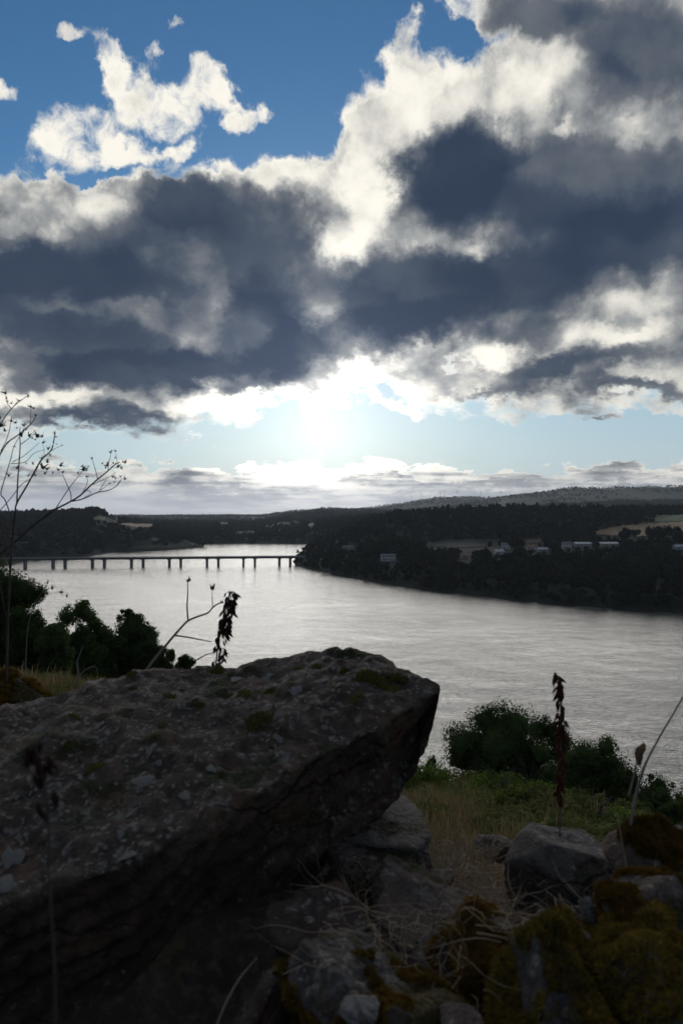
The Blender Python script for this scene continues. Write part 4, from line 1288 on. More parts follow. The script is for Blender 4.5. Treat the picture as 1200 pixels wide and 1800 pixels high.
def big_rock():
    S = [  # crest, ridge, lower edge: (px, py, distance)
        ((-420, 1370, 1.35), (-380, 1760, .84), (-330, 2300, .90)),
        ((-200, 1290, 1.42), (-170, 1670, .89), (-150, 2200, .98)),
        ((0, 1243, 1.50), (15, 1592, .95), (0, 2080, 1.03)),
        ((110, 1217, 1.55), (110, 1560, .97), (130, 2040, 1.06)),
        ((230, 1187, 1.60), (235, 1515, 1.0), (262, 1960, 1.10)),
        ((340, 1172, 1.62), (330, 1462, 1.06), (372, 1800, 1.17)),
        ((450, 1157, 1.62), (440, 1405, 1.12), (450, 1640, 1.22)),
        ((560, 1145, 1.60), (555, 1335, 1.20), (540, 1548, 1.29)),
        ((635, 1149, 1.56), (640, 1292, 1.26), (610, 1475, 1.33)),
        ((695, 1168, 1.51), (705, 1256, 1.32), (668, 1428, 1.36)),
        ((742, 1189, 1.45), (750, 1226, 1.36), (718, 1368, 1.37)),
        ((771, 1211, 1.40), (773, 1217, 1.38), (756, 1290, 1.37))]
    rings = []
    for cr, rd, bo in S:
        c, r, b = P3(*cr), P3(*rd), P3(*bo)
        t1 = c.lerp(r, .33) + Vector((0, -.01, .012)); t2 = c.lerp(r, .68) + Vector((0, -.01, .008))
        um = r.lerp(b, .35) + Vector((0, .06, -.02)); bb = b + Vector((0, .32, -.02)); bk = c + Vector((0, .10, -.16))
        rings.append([c, t1, t2, r, um, b, bb, bk])
    rings[-1][6] = rings[-1][5] + Vector((-.01, .05, .02)); rings[-1][7] = rings[-1][0] + Vector((-.01, .04, -.03))
    for q, f in ((-2, .35), (-3, .6)):
        rings[q][6] = rings[q][5] + Vector((0, .32 * f, 0)); rings[q][7] = rings[q][0] + Vector((0, .08, -.10 * f))
    RG = np.array([[tuple(p) for p in r] for r in rings])          # stations x 8 x 3
    ns, sub = len(S), 22
    # along the stone: smooth interpolation
    tt = np.linspace(0, ns - 1, (ns - 1) * sub + 1); i = np.clip(tt.astype(int), 0, ns - 2); f = (tt - i)[:, None, None]
    p0 = RG[np.clip(i - 1, 0, ns - 1)]; p1 = RG[i]; p2 = RG[i + 1]; p3 = RG[np.clip(i + 2, 0, ns - 1)]
    G = .5 * ((2 * p1) + (-p0 + p2) * f + (2 * p0 - 5 * p1 + 4 * p2 - p3) * f ** 2 + (-p0 + 3 * p1 - 3 * p2 + p3) * f ** 3)
    cnt = [16, 14, 16, 20, 22, 12, 10, 8]
    cols = []
    for k, n in enumerate(cnt):
        for q in range(n):
            cols.append(G[:, k] + (G[:, (k + 1) % 8] - G[:, k]) * q / n)
    G = np.stack(cols, 1); na, nr = G.shape[:2]
    V = G.reshape(-1, 3)
    a = np.arange(na - 1)[:, None] * nr; b = np.arange(nr)[None, :]; b2 = (b + 1) % nr
    F = np.stack([a + b, a + nr + b, a + nr + b2, a + b2], -1).reshape(-1, 4)
    c0, c1 = len(V), len(V) + 1
    V = np.concatenate([V, [G[0].mean(0)], [G[-1].mean(0) + np.array([.006, 0, 0])]])
    e = nr * (na - 1); bb = np.arange(nr); bb2 = (bb + 1) % nr
    caps = np.concatenate([np.stack([np.full(nr, c0), bb, bb2], -1), np.stack([np.full(nr, c1), e + bb2, e + bb], -1)])
    # which way do faces look? (outward wanted)
    me = np_mesh('rock_body', V, [F, caps]); bm = bmesh.new(); bm.from_mesh(me); bmesh.ops.recalc_face_normals(bm, faces=bm.faces); bm.to_mesh(me)
    bm.verts.ensure_lookup_table(); nn = np.array([v.normal[:] for v in bm.verts]); bm.free()
    tipfade = np.clip(np.linalg.norm(V - V[c1], axis=1) / .10, .25, 1)
    # bedding: stepped ledges that run with the slope of the stone
    bed = V @ np.array([.30, .55, -.78]); led = (np.abs(((bed + fbm(V / .3, 3, 4) * .05) / .045) % 1 - .5) * 2) ** .6
    disp = fbm(V / .22, 4, 31) * .040 + fbm(V / .07, 4, 33) * .022 + (np.abs(fbm(V / .045, 4, 35)) - .12) * .026 + fbm(V / .016, 4, 37) * .014
    under = np.clip(-nn[:, 2] + .4, 0, 1)
    disp = disp + (led - .6) * .020 * (0.15 + under)
    V = V + nn * (disp * tipfade)[:, None]
    org = V.mean(0)
    me.vertices.foreach_set('co', (V - org).astype(np.float32).ravel()); me.update()
    me.polygons.foreach_set('use_smooth', [True] * len(me.polygons)); me.materials.append(M_BIG)
    o = mobj('boulder', me, None, tuple(org))
    prop(o, 'huge dark lichen-spotted boulder, its blunt nose jutting over the river view', 'boulder')
    bvh = BVHTree.FromPolygons([tuple(p) for p in V], [tuple(p.vertices) for p in me.polygons])
    return o, bvh, org, V


ROCK, RBVH, RORG, RV = big_rock()
EYEP = Vector((0, 0, EYE))


def on_rock(px, py):
    dr = (P3(px, py, 1.0) - EYEP).normalized()
    loc, nor, idx, dist = RBVH.ray_cast(EYEP, dr)
    if loc is not None and nor.dot(dr) > 0: nor = -nor
    return loc, nor


def patch_mesh(seed, name, mat, dome, mossy=False):
    """an irregular little cushion or crust, 1 unit across"""
    rng = np.random.default_rng(seed); m = MB(); rings_, segs = 5, 18
    V = []; 
    ph = rng.uniform(0, 6, 4)
    for r in range(rings_ + 1):
        q = r / rings_
        for s in range(segs):
            a = 6.2832 * s / segs
            rad = .5 * q * (1 + .22 * math.sin(2 * a + ph[0]) + .16 * math.sin(3 * a + ph[1]) + .12 * math.sin(5 * a + ph[2]) + .07 * math.sin(8 * a + ph[3]))
            z = dome * (1 - q ** 2.4) * (1 + .3 * math.sin(7 * a + ph[1]) * q) - (.12 * dome + .02) * (q > .99)
            V.append((rad * math.cos(a), rad * math.sin(a), z + .12 * dome * rng.normal() * (q < .95)))
    F = []
    for r in range(rings_):
        for s in range(segs):
            s2 = (s + 1) % segs
            F.append([r * segs + s, r * segs + s2, (r + 1) * segs + s2, (r + 1) * segs + s])
    V = np.array(V); F = np.array(F)
    if mossy:
        tf = tufts(V, F[:, [0, 3, 2, 1]] if False else np.concatenate([F[segs:, :3], F[segs:, [0, 2, 3]]]), lambda c, n: np.ones(len(c)), 260, .085, rng)
        VV, FF = tf
        return np_mesh(name, np.concatenate([V, VV]), [F, FF[0] + len(V), FF[1] + len(V)], mat, True)
    return np_mesh(name, V, F, mat, True)


M_LICHEN = flat_mat('lichen_crust', (0.10, 0.093, 0.08), (0.24, 0.225, 0.195), 22, .95, .002)
LM = [patch_mesh(i, 'lichen', M_LICHEN, .035) for i in range(4)]
M_MOSS_D = leaf_mat('dull_moss', (0.025, 0.03, 0.010), (0.075, 0.072, 0.02), (0.10, 0.08, 0.02), .1, 22)
MM = [patch_mesh(20 + i, 'moss_cushion', M_MOSS_D, .22, True) for i in range(3)]


def decorate_rock():
    rng = random.Random(4)
    lich = [(252, 1374, 42), (325, 1400, 32), (265, 1320, 32), (371, 1353, 26), (20, 1510, 48), (12, 1556, 46), (228, 1434, 20), (212, 1468, 20), (225, 1506, 36), (408, 1310, 14), (490, 1300, 24),
            (520, 1215, 26), (415, 1195, 30), (565, 1198, 28), (470, 1192, 22), (70, 1284, 22), (175, 1277, 24), (105, 1418, 24), (300, 1460, 16), (280, 1342, 18), (345, 1228, 22), (595, 1205, 18)]
    for i in range(26):
        lich.append((rng.uniform(0, 640), rng.uniform(1175, 1540), rng.choice([8, 9, 11, 13, 15])))
    moss = [(452, 1268, 52), (400, 1225, 26), (350, 1240, 24), (430, 1222, 34), (475, 1218, 30), (525, 1176, 20), (640, 1190, 40), (670, 1200, 40), (625, 1228, 34), (165, 1350, 30), (300, 1225, 22), (285, 1278, 22),
            (700, 1192, 36), (556, 1172, 16), (690, 1215, 26), (606, 1180, 20), (380, 1180, 26), (365, 1486, 30), (270, 1295, 16), (120, 1310, 18)]
    for i in range(16): moss.append((rng.uniform(40, 700), rng.uniform(1160, 1420), rng.uniform(10, 18)))
    for lst, meshes, flat in ((lich, LM, 1), (moss, MM, 0)):
        for px, py, s in lst:
            loc, nor = on_rock(px, py)
            if loc is None: continue
            if nor.z < .25 and not (flat and s > 40): continue
            o = mobj('lichen' if flat else 'moss_cushion', rng.choice(meshes), ROCK)
            k = s * loc.y / FOC * (.78 if flat else 1.0)
            q = nor.to_track_quat('Z', 'Y').to_matrix().to_4x4() @ Matrix.Rotation(rng.uniform(0, 6.28), 4, 'Z')
            o.matrix_local = Matrix.Translation(loc - Vector(RORG) + nor * (.0022 if flat else .0)) @ q @ Matrix.Diagonal((k, k * rng.uniform(.8, 1.25), k if flat else k * .9, 1))


decorate_rock()


def stone(x0, y0, x1, y1, d, label, mat, seed, depth=None, cuts=13, rough=.05, tilt=0.0, moss=None, name='stone', cat='stone', group='loose stones on the wall top', sink=0.0, sub=5, layered=False):
    rng = np.random.default_rng(seed)
    c = P3((x0 + x1) / 2, (y0 + y1) / 2, d); w_ = (x1 - x0) / FOC * d; h = (y1 - y0) / FOC * d; dp = depth or (w_ * .5 + h * .4)
    bm = bmesh.new(); bmesh.ops.create_icosphere(bm, subdivisions=sub, radius=1.0)
    U = np.array([v.co[:] for v in bm.verts]); F = np.array([[v.index for v in f.verts] for f in bm.faces]); bm.free()
    U /= np.linalg.norm(U, axis=1)[:, None]
    Nn = rng.normal(size=(cuts, 3)); Nn /= np.linalg.norm(Nn, axis=1)[:, None]
    cc = rng.uniform(.42, .80, cuts)
    if layered:      # flat bedding planes above and below, broken upright edges round the rim
        Nn[:, 2] *= .15; Nn /= np.linalg.norm(Nn, axis=1)[:, None]
        Nn = np.concatenate([Nn, [[.05, .04, 1], [.03, -.05, -1]]]); cc = np.concatenate([np.clip(cc + .15, .6, .95), [.20, .20]])
    dot = np.maximum(U @ Nn.T, 1e-3); r = np.minimum(1.0, (cc / dot).min(1))
    V = U * r[:, None]
    V -= (V.max(0) + V.min(0)) / 2; V /= (V.max(0) - V.min(0))
    V = V * np.array([w_, dp, h])
    sz = min(w_, h, dp)
    nn = U
    disp = fbm(V / (sz * .45) + seed, 4, seed) * rough * sz * 3.4 + fbm(V / (sz * .14), 4, seed + 3) * rough * sz * 1.8 + (np.abs(fbm(V / (sz * .25), 3, seed + 9)) - .1) * rough * sz * 2.0
    if layered:
        disp += (np.abs(((V[:, 2] + fbm(V / .12, 2, seed) * .01) / .011) % 1 - .5) - .25) * .016
    V = V + nn * disp[:, None]
    ca, sa = math.cos(tilt), math.sin(tilt)
    V = V @ np.array([[ca, 0, sa], [0, 1, 0], [-sa, 0, ca]])
    o = mobj(name, np_mesh(name, V, F, mat, True), None, (c.x, c.y, c.z - sink))
    prop(o, label, cat, group)
    if moss:
        mt, cnt, size, thr = moss
        def dens(C, n_):
            return np.clip(n_[:, 2] * 1.2 + .35 - n_[:, 1] * .5, 0, 1) * (fbm(C / .07, 3, seed + 50) > thr)
        tf = tufts(V, F, dens, cnt, size, rng)
        if tf:
            mo = mobj('moss', np_mesh('moss', tf[0], tf[1], mt, False), o)
            mo['kind'] = 'stuff'
    return o


stone(572, 1433, 748, 1462, 1.42, 'top layered slab sticking out under the big boulder nose', M_GREY, 1, .30, 16, .10, .05, layered=True)
stone(556, 1457, 728, 1490, 1.37, 'middle layered slab under the big boulder nose, set back from the top one', M_PURPLE, 2, .32, 14, .10, -.03, layered=True)
stone(592, 1485, 742, 1514, 1.31, 'lowest layered slab under the big boulder nose, half in the soil', M_DARK, 51, .26, 14, .10, .03, layered=True)
stone(575, 1508, 690, 1560, 1.24, 'broken dark stone right beneath the three layered slabs', M_DARK, 52, .16, 12, .07)
stone(836, 1476, 908, 1514, 1.48, 'small flat dark stone in the dry grass left of the big grey stone', M_DARK, 3, .10, 12)
stone(922, 1452, 968, 1492, 1.42, 'small reddish stone at the foot of the red flower spike', M_PURPLE, 4, .07, 10)
stone(884, 1452, 1086, 1620, 1.18, 'large angular grey stone with one dark face below the red flower spike', M_GREY, 17, .17, 9, .035, .25)
stone(640, 1566, 868, 1700, 1.02, 'low purplish grey stone among dead roots in the middle of the wall top', M_PURPLE, 6, .26, 14, .06)
stone(760, 1615, 935, 1775, .90, 'dark hollow-looking stone with orange moss on its crown', M_DARK, 7, .16, 12, .06, moss=(M_MOSS_O, 9000, .0065, .04))
stone(1015, 1625, 1300, 1940, .78, 'big mossy boulder filling the lower right corner', M_MOSSY, 8, .30, 15, .08, -.25, moss=(M_MOSS_G, 17000, .0060, .06), sub=6, name='boulder', cat='boulder')
stone(905, 1650, 1075, 1900, .76, 'olive mossed stone leaning on the left side of the corner boulder', M_MOSSY, 41, .20, 13, .08, .2, moss=(M_MOSS_G, 10000, .0060, .04))
stone(1040, 1535, 1250, 1650, .90, 'orange mossed stone lying behind the corner boulder', M_PURPLE, 42, .16, 12, .08, -.2, moss=(M_MOSS_O, 9000, .0062, .03))
stone(950, 1625, 1040, 1700, .86, 'small rough stone squeezed between the orange mossed and olive mossed stones', M_PURPLE, 43, .10, 11, .08, .1, moss=(M_MOSS_O, 2500, .0060, .05))
stone(1080, 1462, 1270, 1610, .98, 'grey stone with orange moss on its shoulder, at the right edge above the mossy boulder', M_PURPLE, 9, .16, 12, .05, -.2, moss=(M_MOSS_O, 9000, .0065, .05))
stone(500, 1655, 822, 1860, .84, 'orange moss covered hump at the bottom, right of the big boulder', M_MOSSY, 10, .26, 16, .07, moss=(M_MOSS_O, 19000, .0062, .05), sub=6)
stone(596, 1758, 668, 1810, .72, 'pale whitish stone at the bottom edge of the mossy hump', M_PALE, 11, .05, 12)
stone(1016, 1572, 1046, 1630, .90, 'small upright pale stone between the grey stone and the mossy boulder', M_PALE, 12, .03, 10)
stone(925, 1668, 968, 1692, .82, 'tiny pale stone right of the dark hollow-looking stone', M_PALE, 13, .03, 10)
stone(772, 1784, 850, 1812, .74, 'flat pale chip lying at the bottom edge of the picture', M_PURPLE, 14, .05, 10)
stone(936, 1590, 1000, 1640, 1.02, 'reddish stone in the shade under the large grey stone', M_DARK, 15, .08, 10)
stone(690, 1500, 760, 1545, 1.28, 'small dark stone right of the layered slabs', M_DARK, 16, .09, 10)
stone(742, 1536, 800, 1568, 1.20, 'little brown stone half buried in dead grass', M_PURPLE, 18, .06, 10)
stone(470, 1585, 640, 1740, .99, 'dark rounded stone in the shadow beneath the big boulder', M_DARK, 19, .20, 12)
stone(400, 1700, 520, 1850, .86, 'dark stone wedged low between the big boulder and the mossy hump', M_DARK, 20, .14, 12, moss=(M_MOSS_G, 3500, .008, .06))
stone(860, 1700, 990, 1850, .78, 'dark stone between the hollow-looking stone and the corner boulder', M_DARK, 21, .14, 12, moss=(M_MOSS_G, 6000, .008, .03))
_pr = random.Random(8)
for _i in range(18):
    _d = _pr.uniform(.84, 1.36); _x = _pr.uniform(640, 900); _s = _pr.uniform(12, 26) / _d
    _w = (_x - 600) / FOC * _d; _y = 900 - (float(bank_z(np.array(_w), np.array(_d))) - EYE) / _d * FOC
    stone(_x - _s, _y - _s * .6, _x + _s, _y + _s * .6, _d, 'small pebble half buried in the soil among the dead roots', _pr.choice([M_DARK, M_PURPLE, M_GREY]), 200 + _i, None, 11, .07, _pr.uniform(-.3, .3), name='pebble', cat='pebble', group='pebbles among the dead roots', sub=3)
stone(-60, 1184, 94, 1262, 2.05, 'brown mossy hump at the left edge behind the big boulder', M_MOSSY, 22, .22, 14, .05, moss=(M_MOSS_O, 5000, .012, -.03))


# ------------------------------------------------------------------ dead grass and roots tangled over the stones
def tangle():
    rng = np.random.default_rng(33); m = MB()
    def fibre(px, py, d, L, r, curl, up=.25):
        p = P3(px, py, d); a = rng.uniform(0, 6.28); pts = []
        v = Vector((math.cos(a), math.sin(a) * .6, rng.uniform(0, up)))
        for k in range(7):
            pts.append(p.copy())
            p = p + v.normalized() * L / 6
            v += Vector(rng.normal(scale=curl, size=3)) + Vector((0, 0, -.10))
            zb = float(bank_z(np.array(p.x), np.array(p.y))) + .004
            if p.z < zb: p.z = zb; v.z = abs(v.z) * .5
        m.tube(pts, [r, r, r, r * .9, r * .8, r * .6, r * .3], 4, cap=False)
    for i in range(1300):
        q = rng.random()
        d = rng.uniform(.95, 1.45); px = rng.normal(762, 75); py = 1500 + (1.45 - d) * 330 + rng.normal(0, 16)
        fibre(px, py, d, rng.uniform(.04, .13), rng.uniform(.0003, .0008), .42)
    for i in range(140):
        fibre(rng.uniform(560, 900), rng.uniform(1610, 1790), rng.uniform(.80, .95), rng.uniform(.04, .13), rng.uniform(.0003, .0006), .4)
    for i in range(60):
        fibre(rng.uniform(880, 1120), rng.uniform(1590, 1640), rng.uniform(.9, 1.05), rng.uniform(.04, .12), rng.uniform(.0004, .0008), .4)
    prop(m.build('dead_grass', M_STRAW, None, True), kind='stuff')


tangle()


def curve_pts(pl, n=4):
    P = [Vector(p) for p in pl]; out = []
    for i in range(len(P) - 1):
        p0, p1, p2, p3 = P[max(i - 1, 0)], P[i], P[i + 1], P[min(i + 2, len(P) - 1)]
        for k in range(n):
            t = k / n
            out.append(.5 * ((2 * p1) + (-p0 + p2) * t + (2 * p0 - 5 * p1 + 4 * p2 - p3) * t * t + (-p0 + 3 * p1 - 3 * p2 + p3) * t ** 3))
    return out + [P[-1]]


def stem_of(lines, d, r0, mat, parent, jitter=0.0, seed=1, name='stem'):
    """each line: list of (px, py); thickness tapers along it"""
    rng = random.Random(seed); m = MB(); base = Vector(parent.location)
    for li in lines:
        k = li[0] if isinstance(li[0], (int, float)) else 1.0
        pl = li[1:] if isinstance(li[0], (int, float)) else li
        dd = rng.uniform(-jitter, jitter)
        P = curve_pts([P3(x, y, d + dd * i / max(1, len(pl) - 1)) for i, (x, y) in enumerate(pl)])
        n = len(P)
        m.tube([p - base for p in P], [r0 * k * (1 - .6 * i / n) for i in range(n)], 6)
    return m.build(name, mat, parent, True)


def pod_mesh(seed, mat, name='seed_pod', open_=False):
    m = MB(); rng = np.random.default_rng(seed)
    prof = [(0, .05), (.12, .16), (.35, .27), (.62, .25), (.85, .16), (1.0, .10 if open_ else .03)]
    n = 7
    V = []; F = []
    for i, (z, r) in enumerate(prof):
        for k in range(n):
            a = 6.2832 * k / n; q = r * (1 + .15 * rng.normal()); V.append((q * math.cos(a), q * math.sin(a), -z))
    for i in range(len(prof) - 1):
        for k in range(n): F.append((i * n + k, (i + 1) * n + k, (i + 1) * n + (k + 1) % n, i * n + (k + 1) % n))
    F.append(tuple(range(n))); F.append(tuple((len(prof) - 1) * n + k for k in range(n))[::-1])
    m.add(V, F)
    for k in range(3):    # dry sepal tips
        a = k * 2.1 + seed; m.add([(.1 * math.cos(a), .1 * math.sin(a), -.9), (.16 * math.cos(a + .5), .16 * math.sin(a + .5), -.92), (.3 * math.cos(a + .3), .3 * math.sin(a + .3), -1.35)], [(0, 1, 2)])
    return m.mesh(name, mat, True)


def spike(line, d, r0, pods, label, matp, mats, L, seed, group='dry flower spikes', spread=1.0, side=0.0):
    """line: stem from foot to tip; pods: list of (t0, t1, count)"""
    foot = P3(line[0][0], line[0][1], d)
    e = empty('flower_spike', tuple(foot))
    stem_of([line], d, r0, mats, e)
    P = curve_pts([P3(x, y, d) for x, y in line], 10); rng = random.Random(seed)
    pm = [pod_mesh(seed + k, matp) for k in range(3)]
    tw = MB()
    for t0, t1, cnt in pods:
        for i in range(cnt):
            t = t0 + (t1 - t0) * (i + rng.random() * .7) / cnt
            p = P[min(int(t * (len(P) - 1)), len(P) - 1)]
            a = rng.uniform(0, 6.28); out = Vector((math.cos(a) + side, math.sin(a), 0)) * .0042 * spread
            q = p + out + Vector((0, 0, -.001)) 
            tw.tube([p - foot, p + out * .6 + Vector((0, 0, .002)) - foot, q - foot], [.0006, .0005, .0004], 4)
            o = mobj('seed_pod', rng.choice(pm), e, tuple(q - foot))
            s = L * rng.uniform(.75, 1.25)
            o.scale = (s * .72, s * .72, s); o.rotation_euler = (rng.uniform(-.5, .5) - math.sin(a) * .35, rng.uniform(-.4, .4) - (math.cos(a) + side) * -.35 * -1, rng.uniform(0, 6))
    tw.build('pod_stalk', mats, e)
    prop(e, label, 'flower spike', group)
    return e


spike([(984, 1500), (983, 1455), (984, 1390), (985, 1310), (985, 1240), (982, 1200), (976, 1182)], 1.20, .0016,
      [(.30, .62, 62), (.62, .82, 22), (.82, 1.0, 12)], 'slender upright red-brown seed spike standing against the trees on the right', M_POD, M_STALK, .0125, 3)
spike([(377, 1190), (380, 1165), (383, 1135), (388, 1110), (394, 1085), (400, 1060), (403, 1045), (400, 1040)], 1.66, .0018,
      [(.10, .45, 44), (.40, .62, 34), (.45, .78, 74), (.70, .98, 20)], 'ragged dark seed spike leaning up from behind the big boulder crest', M_POD_D, M_TWIG, .0130, 7, spread=2.6, side=.5)
spike([(98, 1850), (96, 1700), (88, 1560), (86, 1460), (80, 1390), (68, 1330), (62, 1305)], .56, .0013,
      [(.60, .70, 3), (.74, .99, 14)], 'blurred brown seed spike in front of the big boulder at the left', M_POD_D, M_TWIG, .0115, 11, spread=1.4)


def head_mesh(seed, mat, name='seed_head'):
    m = MB(); rng = np.random.default_rng(seed)
    m.blob((0, 0, 0), .30, seed, (1.0, 1.0, .8), .6, 1)
    for k in range(7):
        v = rng.normal(size=3); v[2] = abs(v[2]) + .2; v /= np.linalg.norm(v); v = Vector(v)
        s = v.cross(Vector((.3, .2, .9))).normalized() * .12
        m.add([v * .15 - s, v * .15 + s, v * .75 + s * .4, v * .95], [(0, 1, 2, 3)])
    return m.mesh(name, mat, False)


HEADS = [head_mesh(i, M_TWIG) for i in range(4)]


def twig_plant(lines, heads, d, r0, label, seed, hs=.008, mat=None, jitter=.12, group='dead stems with seed heads', name='dead_stem'):
    foot = P3(lines[0][-1][0] if False else [p for p in lines[0] if not isinstance(p, (int, float))][0][0], [p for p in lines[0] if not isinstance(p, (int, float))][0][1], d)
    e = empty(name, tuple(foot)); stem_of(lines, d, r0, mat or M_TWIG, e, jitter, seed)
    rng = random.Random(seed)
    for (x, y, *s) in heads:
        k = (s[0] if s else 1.0) * hs
        o = mobj('seed_head', rng.choice(HEADS), e, tuple(P3(x, y, d) - foot)); o.scale = (k, k, k * rng.uniform(.8, 1.4)); o.rotation_euler = (rng.uniform(-.8, .8), rng.uniform(-.8, .8), rng.uniform(0, 6))
    prop(e, label, 'dead plant', group)


twig_plant([[1.5, (12, 1230), (14, 1100), (20, 980), (27, 905), (30, 885), (50, 850), (72, 810), (90, 792), (95, 775), (97, 762)],
            [1.0, (30, 885), (32, 840), (34, 815), (36, 783), (35, 765), (36, 750)],
            [.8, (24, 920), (10, 880), (2, 868), (10, 838), (20, 805), (25, 785), (38, 762)], [.8, (18, 1000), (0, 905), (-8, 880), (0, 802), (10, 778), (17, 757), (19, 742)],
            [.9, (14, 1100), (-20, 900), (-14, 790), (0, 752), (8, 735), (25, 714), (40, 702), (50, 696)], [.5, (20, 718), (12, 706), (11, 691)], [.5, (25, 714), (32, 705)],
            [.9, (0, 800), (14, 778), (32, 765), (53, 747), (62, 735), (64, 729)], [.5, (54, 745), (54, 728), (55, 716)], [.5, (22, 812), (40, 803), (56, 790), (70, 778)],
            [.5, (36, 782), (52, 770), (62, 763), (74, 770)], [.6, (0, 898), (20, 875), (38, 852), (58, 838), (68, 820)], [.5, (20, 815), (45, 812), (60, 797), (80, 790)],
            [.4, (90, 793), (100, 787), (110, 783)], [.4, (72, 810), (78, 800), (76, 780)], [.4, (38, 762), (44, 750), (46, 742)]],
           [(10, 691, 1.6), (12, 700), (14, 706), (20, 709, 1.2), (33, 704, 1.3), (50, 696, 1.2), (55, 715, 1.3), (60, 718), (64, 730, 1.2), (2, 748, 2.4), (9, 757, 1.8), (1, 735, 1.2), (20, 740, 1.4), (28, 743, 1.4),
            (38, 765, 2.0), (30, 753), (46, 755, 1.2), (42, 748, 1.2), (52, 766, 1.9), (57, 770, 1.2), (66, 766, 2.2), (62, 773, 1.2), (75, 767, 1.8), (76, 778, 1.3), (97, 762, 1.4), (99, 768), (85, 789, 1.5),
            (88, 800), (74, 806, 1.3), (84, 812, 1.6), (76, 822, 2.4), (83, 825, 1.4), (79, 832, 1.3), (93, 832), (50, 837), (63, 836), (30, 823, 1.2), (16, 836, 1.3), (47, 815), (58, 815), (14, 779), (27, 785, .8), (110, 783, .6), (100, 781, .6)],
           2.0, .0021, 'tall dead branching stem with dark seed heads at the left edge', 5, .0080)
twig_plant([[1.5, (-30, 1010), (0, 974), (30, 950), (66, 918), (97, 896), (118, 885), (140, 872), (160, 853), (175, 840), (190, 828), (202, 817), (211, 812)],
            [.9, (122, 882), (146, 877), (170, 866), (190, 862), (204, 855), (213, 845)], [.7, (125, 881), (125, 868), (120, 856), (114, 842), (110, 833)],
            [.7, (97, 896), (110, 876), (122, 858), (136, 840), (147, 826)], [.5, (142, 872), (149, 860), (154, 848), (153, 836)], [.5, (172, 842), (167, 822), (162, 806)],
            [.5, (190, 828), (192, 812), (196, 796)], [.5, (176, 861), (184, 848), (190, 838)], [.5, (160, 853), (178, 845), (196, 836), (204, 830)], [.4, (202, 817), (206, 808), (203, 796)], [.4, (205, 854), (214, 842), (221, 842)],
            [.5, (150, 862), (160, 866), (140, 880)], [.4, (172, 866), (182, 858), (193, 850)]],
           [(107, 818, 1.8), (103, 826, 1.3), (111, 830, 1.3), (147, 826, 2.4), (152, 827, 1.2), (137, 832), (152, 838, 1.2), (144, 820), (162, 806, 1.2), (180, 815), (189, 818, 1.7), (186, 822), (195, 795, 1.4), (203, 793, 1.2),
            (203, 805), (200, 814, 1.5), (208, 820, 2.0), (213, 823, 1.4), (220, 813, 1.5), (216, 812, 1.2), (198, 838, 1.3), (203, 841, 1.3), (212, 838), (220, 842, 1.2), (193, 850), (201, 848, .8), (156, 820, .8)],
           2.1, .0022, 'dead stem arching right over the left hilltops, its fork full of small seed heads', 6, .0080)
M_TWIG_G = flat_mat('grey_twig', (0.15, 0.13, 0.11), (0.22, 0.19, 0.16), 30)
twig_plant([[1.3, (215, 1240), (262, 1172), (285, 1143), (302, 1122), (318, 1104), (331, 1091), (350, 1083), (366, 1077), (376, 1066), (390, 1058)], [.9, (331, 1091), (329, 1068), (330, 1045), (330, 1024)],
            [.9, (308, 1117), (330, 1120), (350, 1124), (372, 1128)], [.5, (374, 1068), (373, 1050), (373, 1036)], [.7, (346, 1160), (360, 1152), (378, 1146)]],
           [(333, 1020, 1.5), (330, 1022), (373, 1034, 2.0), (376, 1031, 1.3), (391, 1059, 1.4)], 1.78, .0026, 'pale forked dead twig left of the ragged dark spike', 8, .0090, M_TWIG_G)
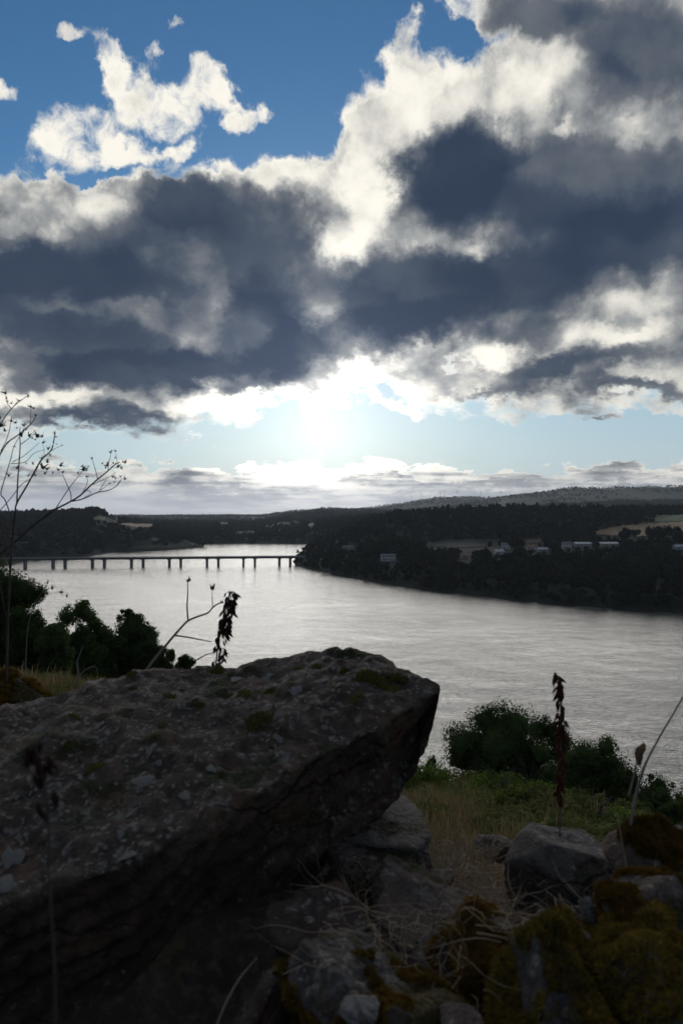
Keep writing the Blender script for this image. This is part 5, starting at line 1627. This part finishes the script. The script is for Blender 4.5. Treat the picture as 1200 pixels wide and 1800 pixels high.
twig_plant([[1.3, (1096, 1560), (1104, 1480), (1112, 1420), (1122, 1378), (1134, 1342), (1158, 1296), (1178, 1262), (1204, 1218), (1230, 1180)], [.8, (1104, 1400), (1112, 1368), (1118, 1340)]],
           [], 1.0, .0018, 'bare pale stem with two papery seed cases, curving to the right edge', 9, .01, M_TWIG_G, 0.0)
CASE = pod_mesh(44, M_POD_B, 'seed_case', True)
_st = [o for o in bpy.data.objects if o.name.startswith('dead_stem')][-1]
for (x, y, s, ry) in ((1121, 1312, .026, -.15), (1132, 1306, .022, .5)):
    o = mobj('seed_case', CASE, _st, tuple(P3(x, y, 1.0) - _st.location)); o.scale = (s * .8, s * .8, s); o.rotation_euler = (0.1, ry, .4)
twig_plant([[1.2, (140, 1240), (139, 1190), (136, 1165), (141, 1150), (145, 1138)], [.8, (139, 1190), (150, 1178), (168, 1172), (173, 1190)]], [(145, 1137, 1.4), (168, 1172), (120, 1145, .8)], 2.4, .0024, 'small pale weed stem before the dark leafy-topped tree', 12, .009, M_TWIG_G)
twig_plant([[1.0, (44, 1235), (48, 1120), (58, 1070), (70, 1048), (84, 1028)], [.6, (62, 1062), (84, 1046), (100, 1042), (118, 1048)]], [(84, 1025, 1.3), (92, 1034, 1.5), (108, 1041, 1.6), (118, 1048, 1.2)], 2.3, .0016, 'thin weed with drooping seed heads between the bridge and the left trees', 13, .010, M_TWIG_G)
# a few long straws on the wall
for i, (pl, d, lab) in enumerate([([(372, 1830), (392, 1775), (418, 1725), (446, 1690), (452, 1684)], .80, 'single long straw bending up from the bottom between the big boulder and the moss'),
                                  ([(838, 1640), (900, 1655), (925, 1700), (930, 1760)], .84, 'thin straw hanging over the dark hollow-looking stone'),
                                  ([(1082, 1600), (1100, 1540), (1092, 1480), (1084, 1430)], .95, 'thin straw rising left of the orange-mossed grey stone')]):
    m = MB(); P = curve_pts([P3(x, y, d) for x, y in pl]); m.tube([p - P[0] for p in P], [.0013 * (1 - .6 * k / len(P)) for k in range(len(P))], 5)
    prop(m.build('straw', M_STRAW, None, True, tuple(P[0])), lab, 'straw', 'straws on the wall top')

print('tris', sum(len(me.loops) - 2 * len(me.polygons) for me in bpy.data.meshes))
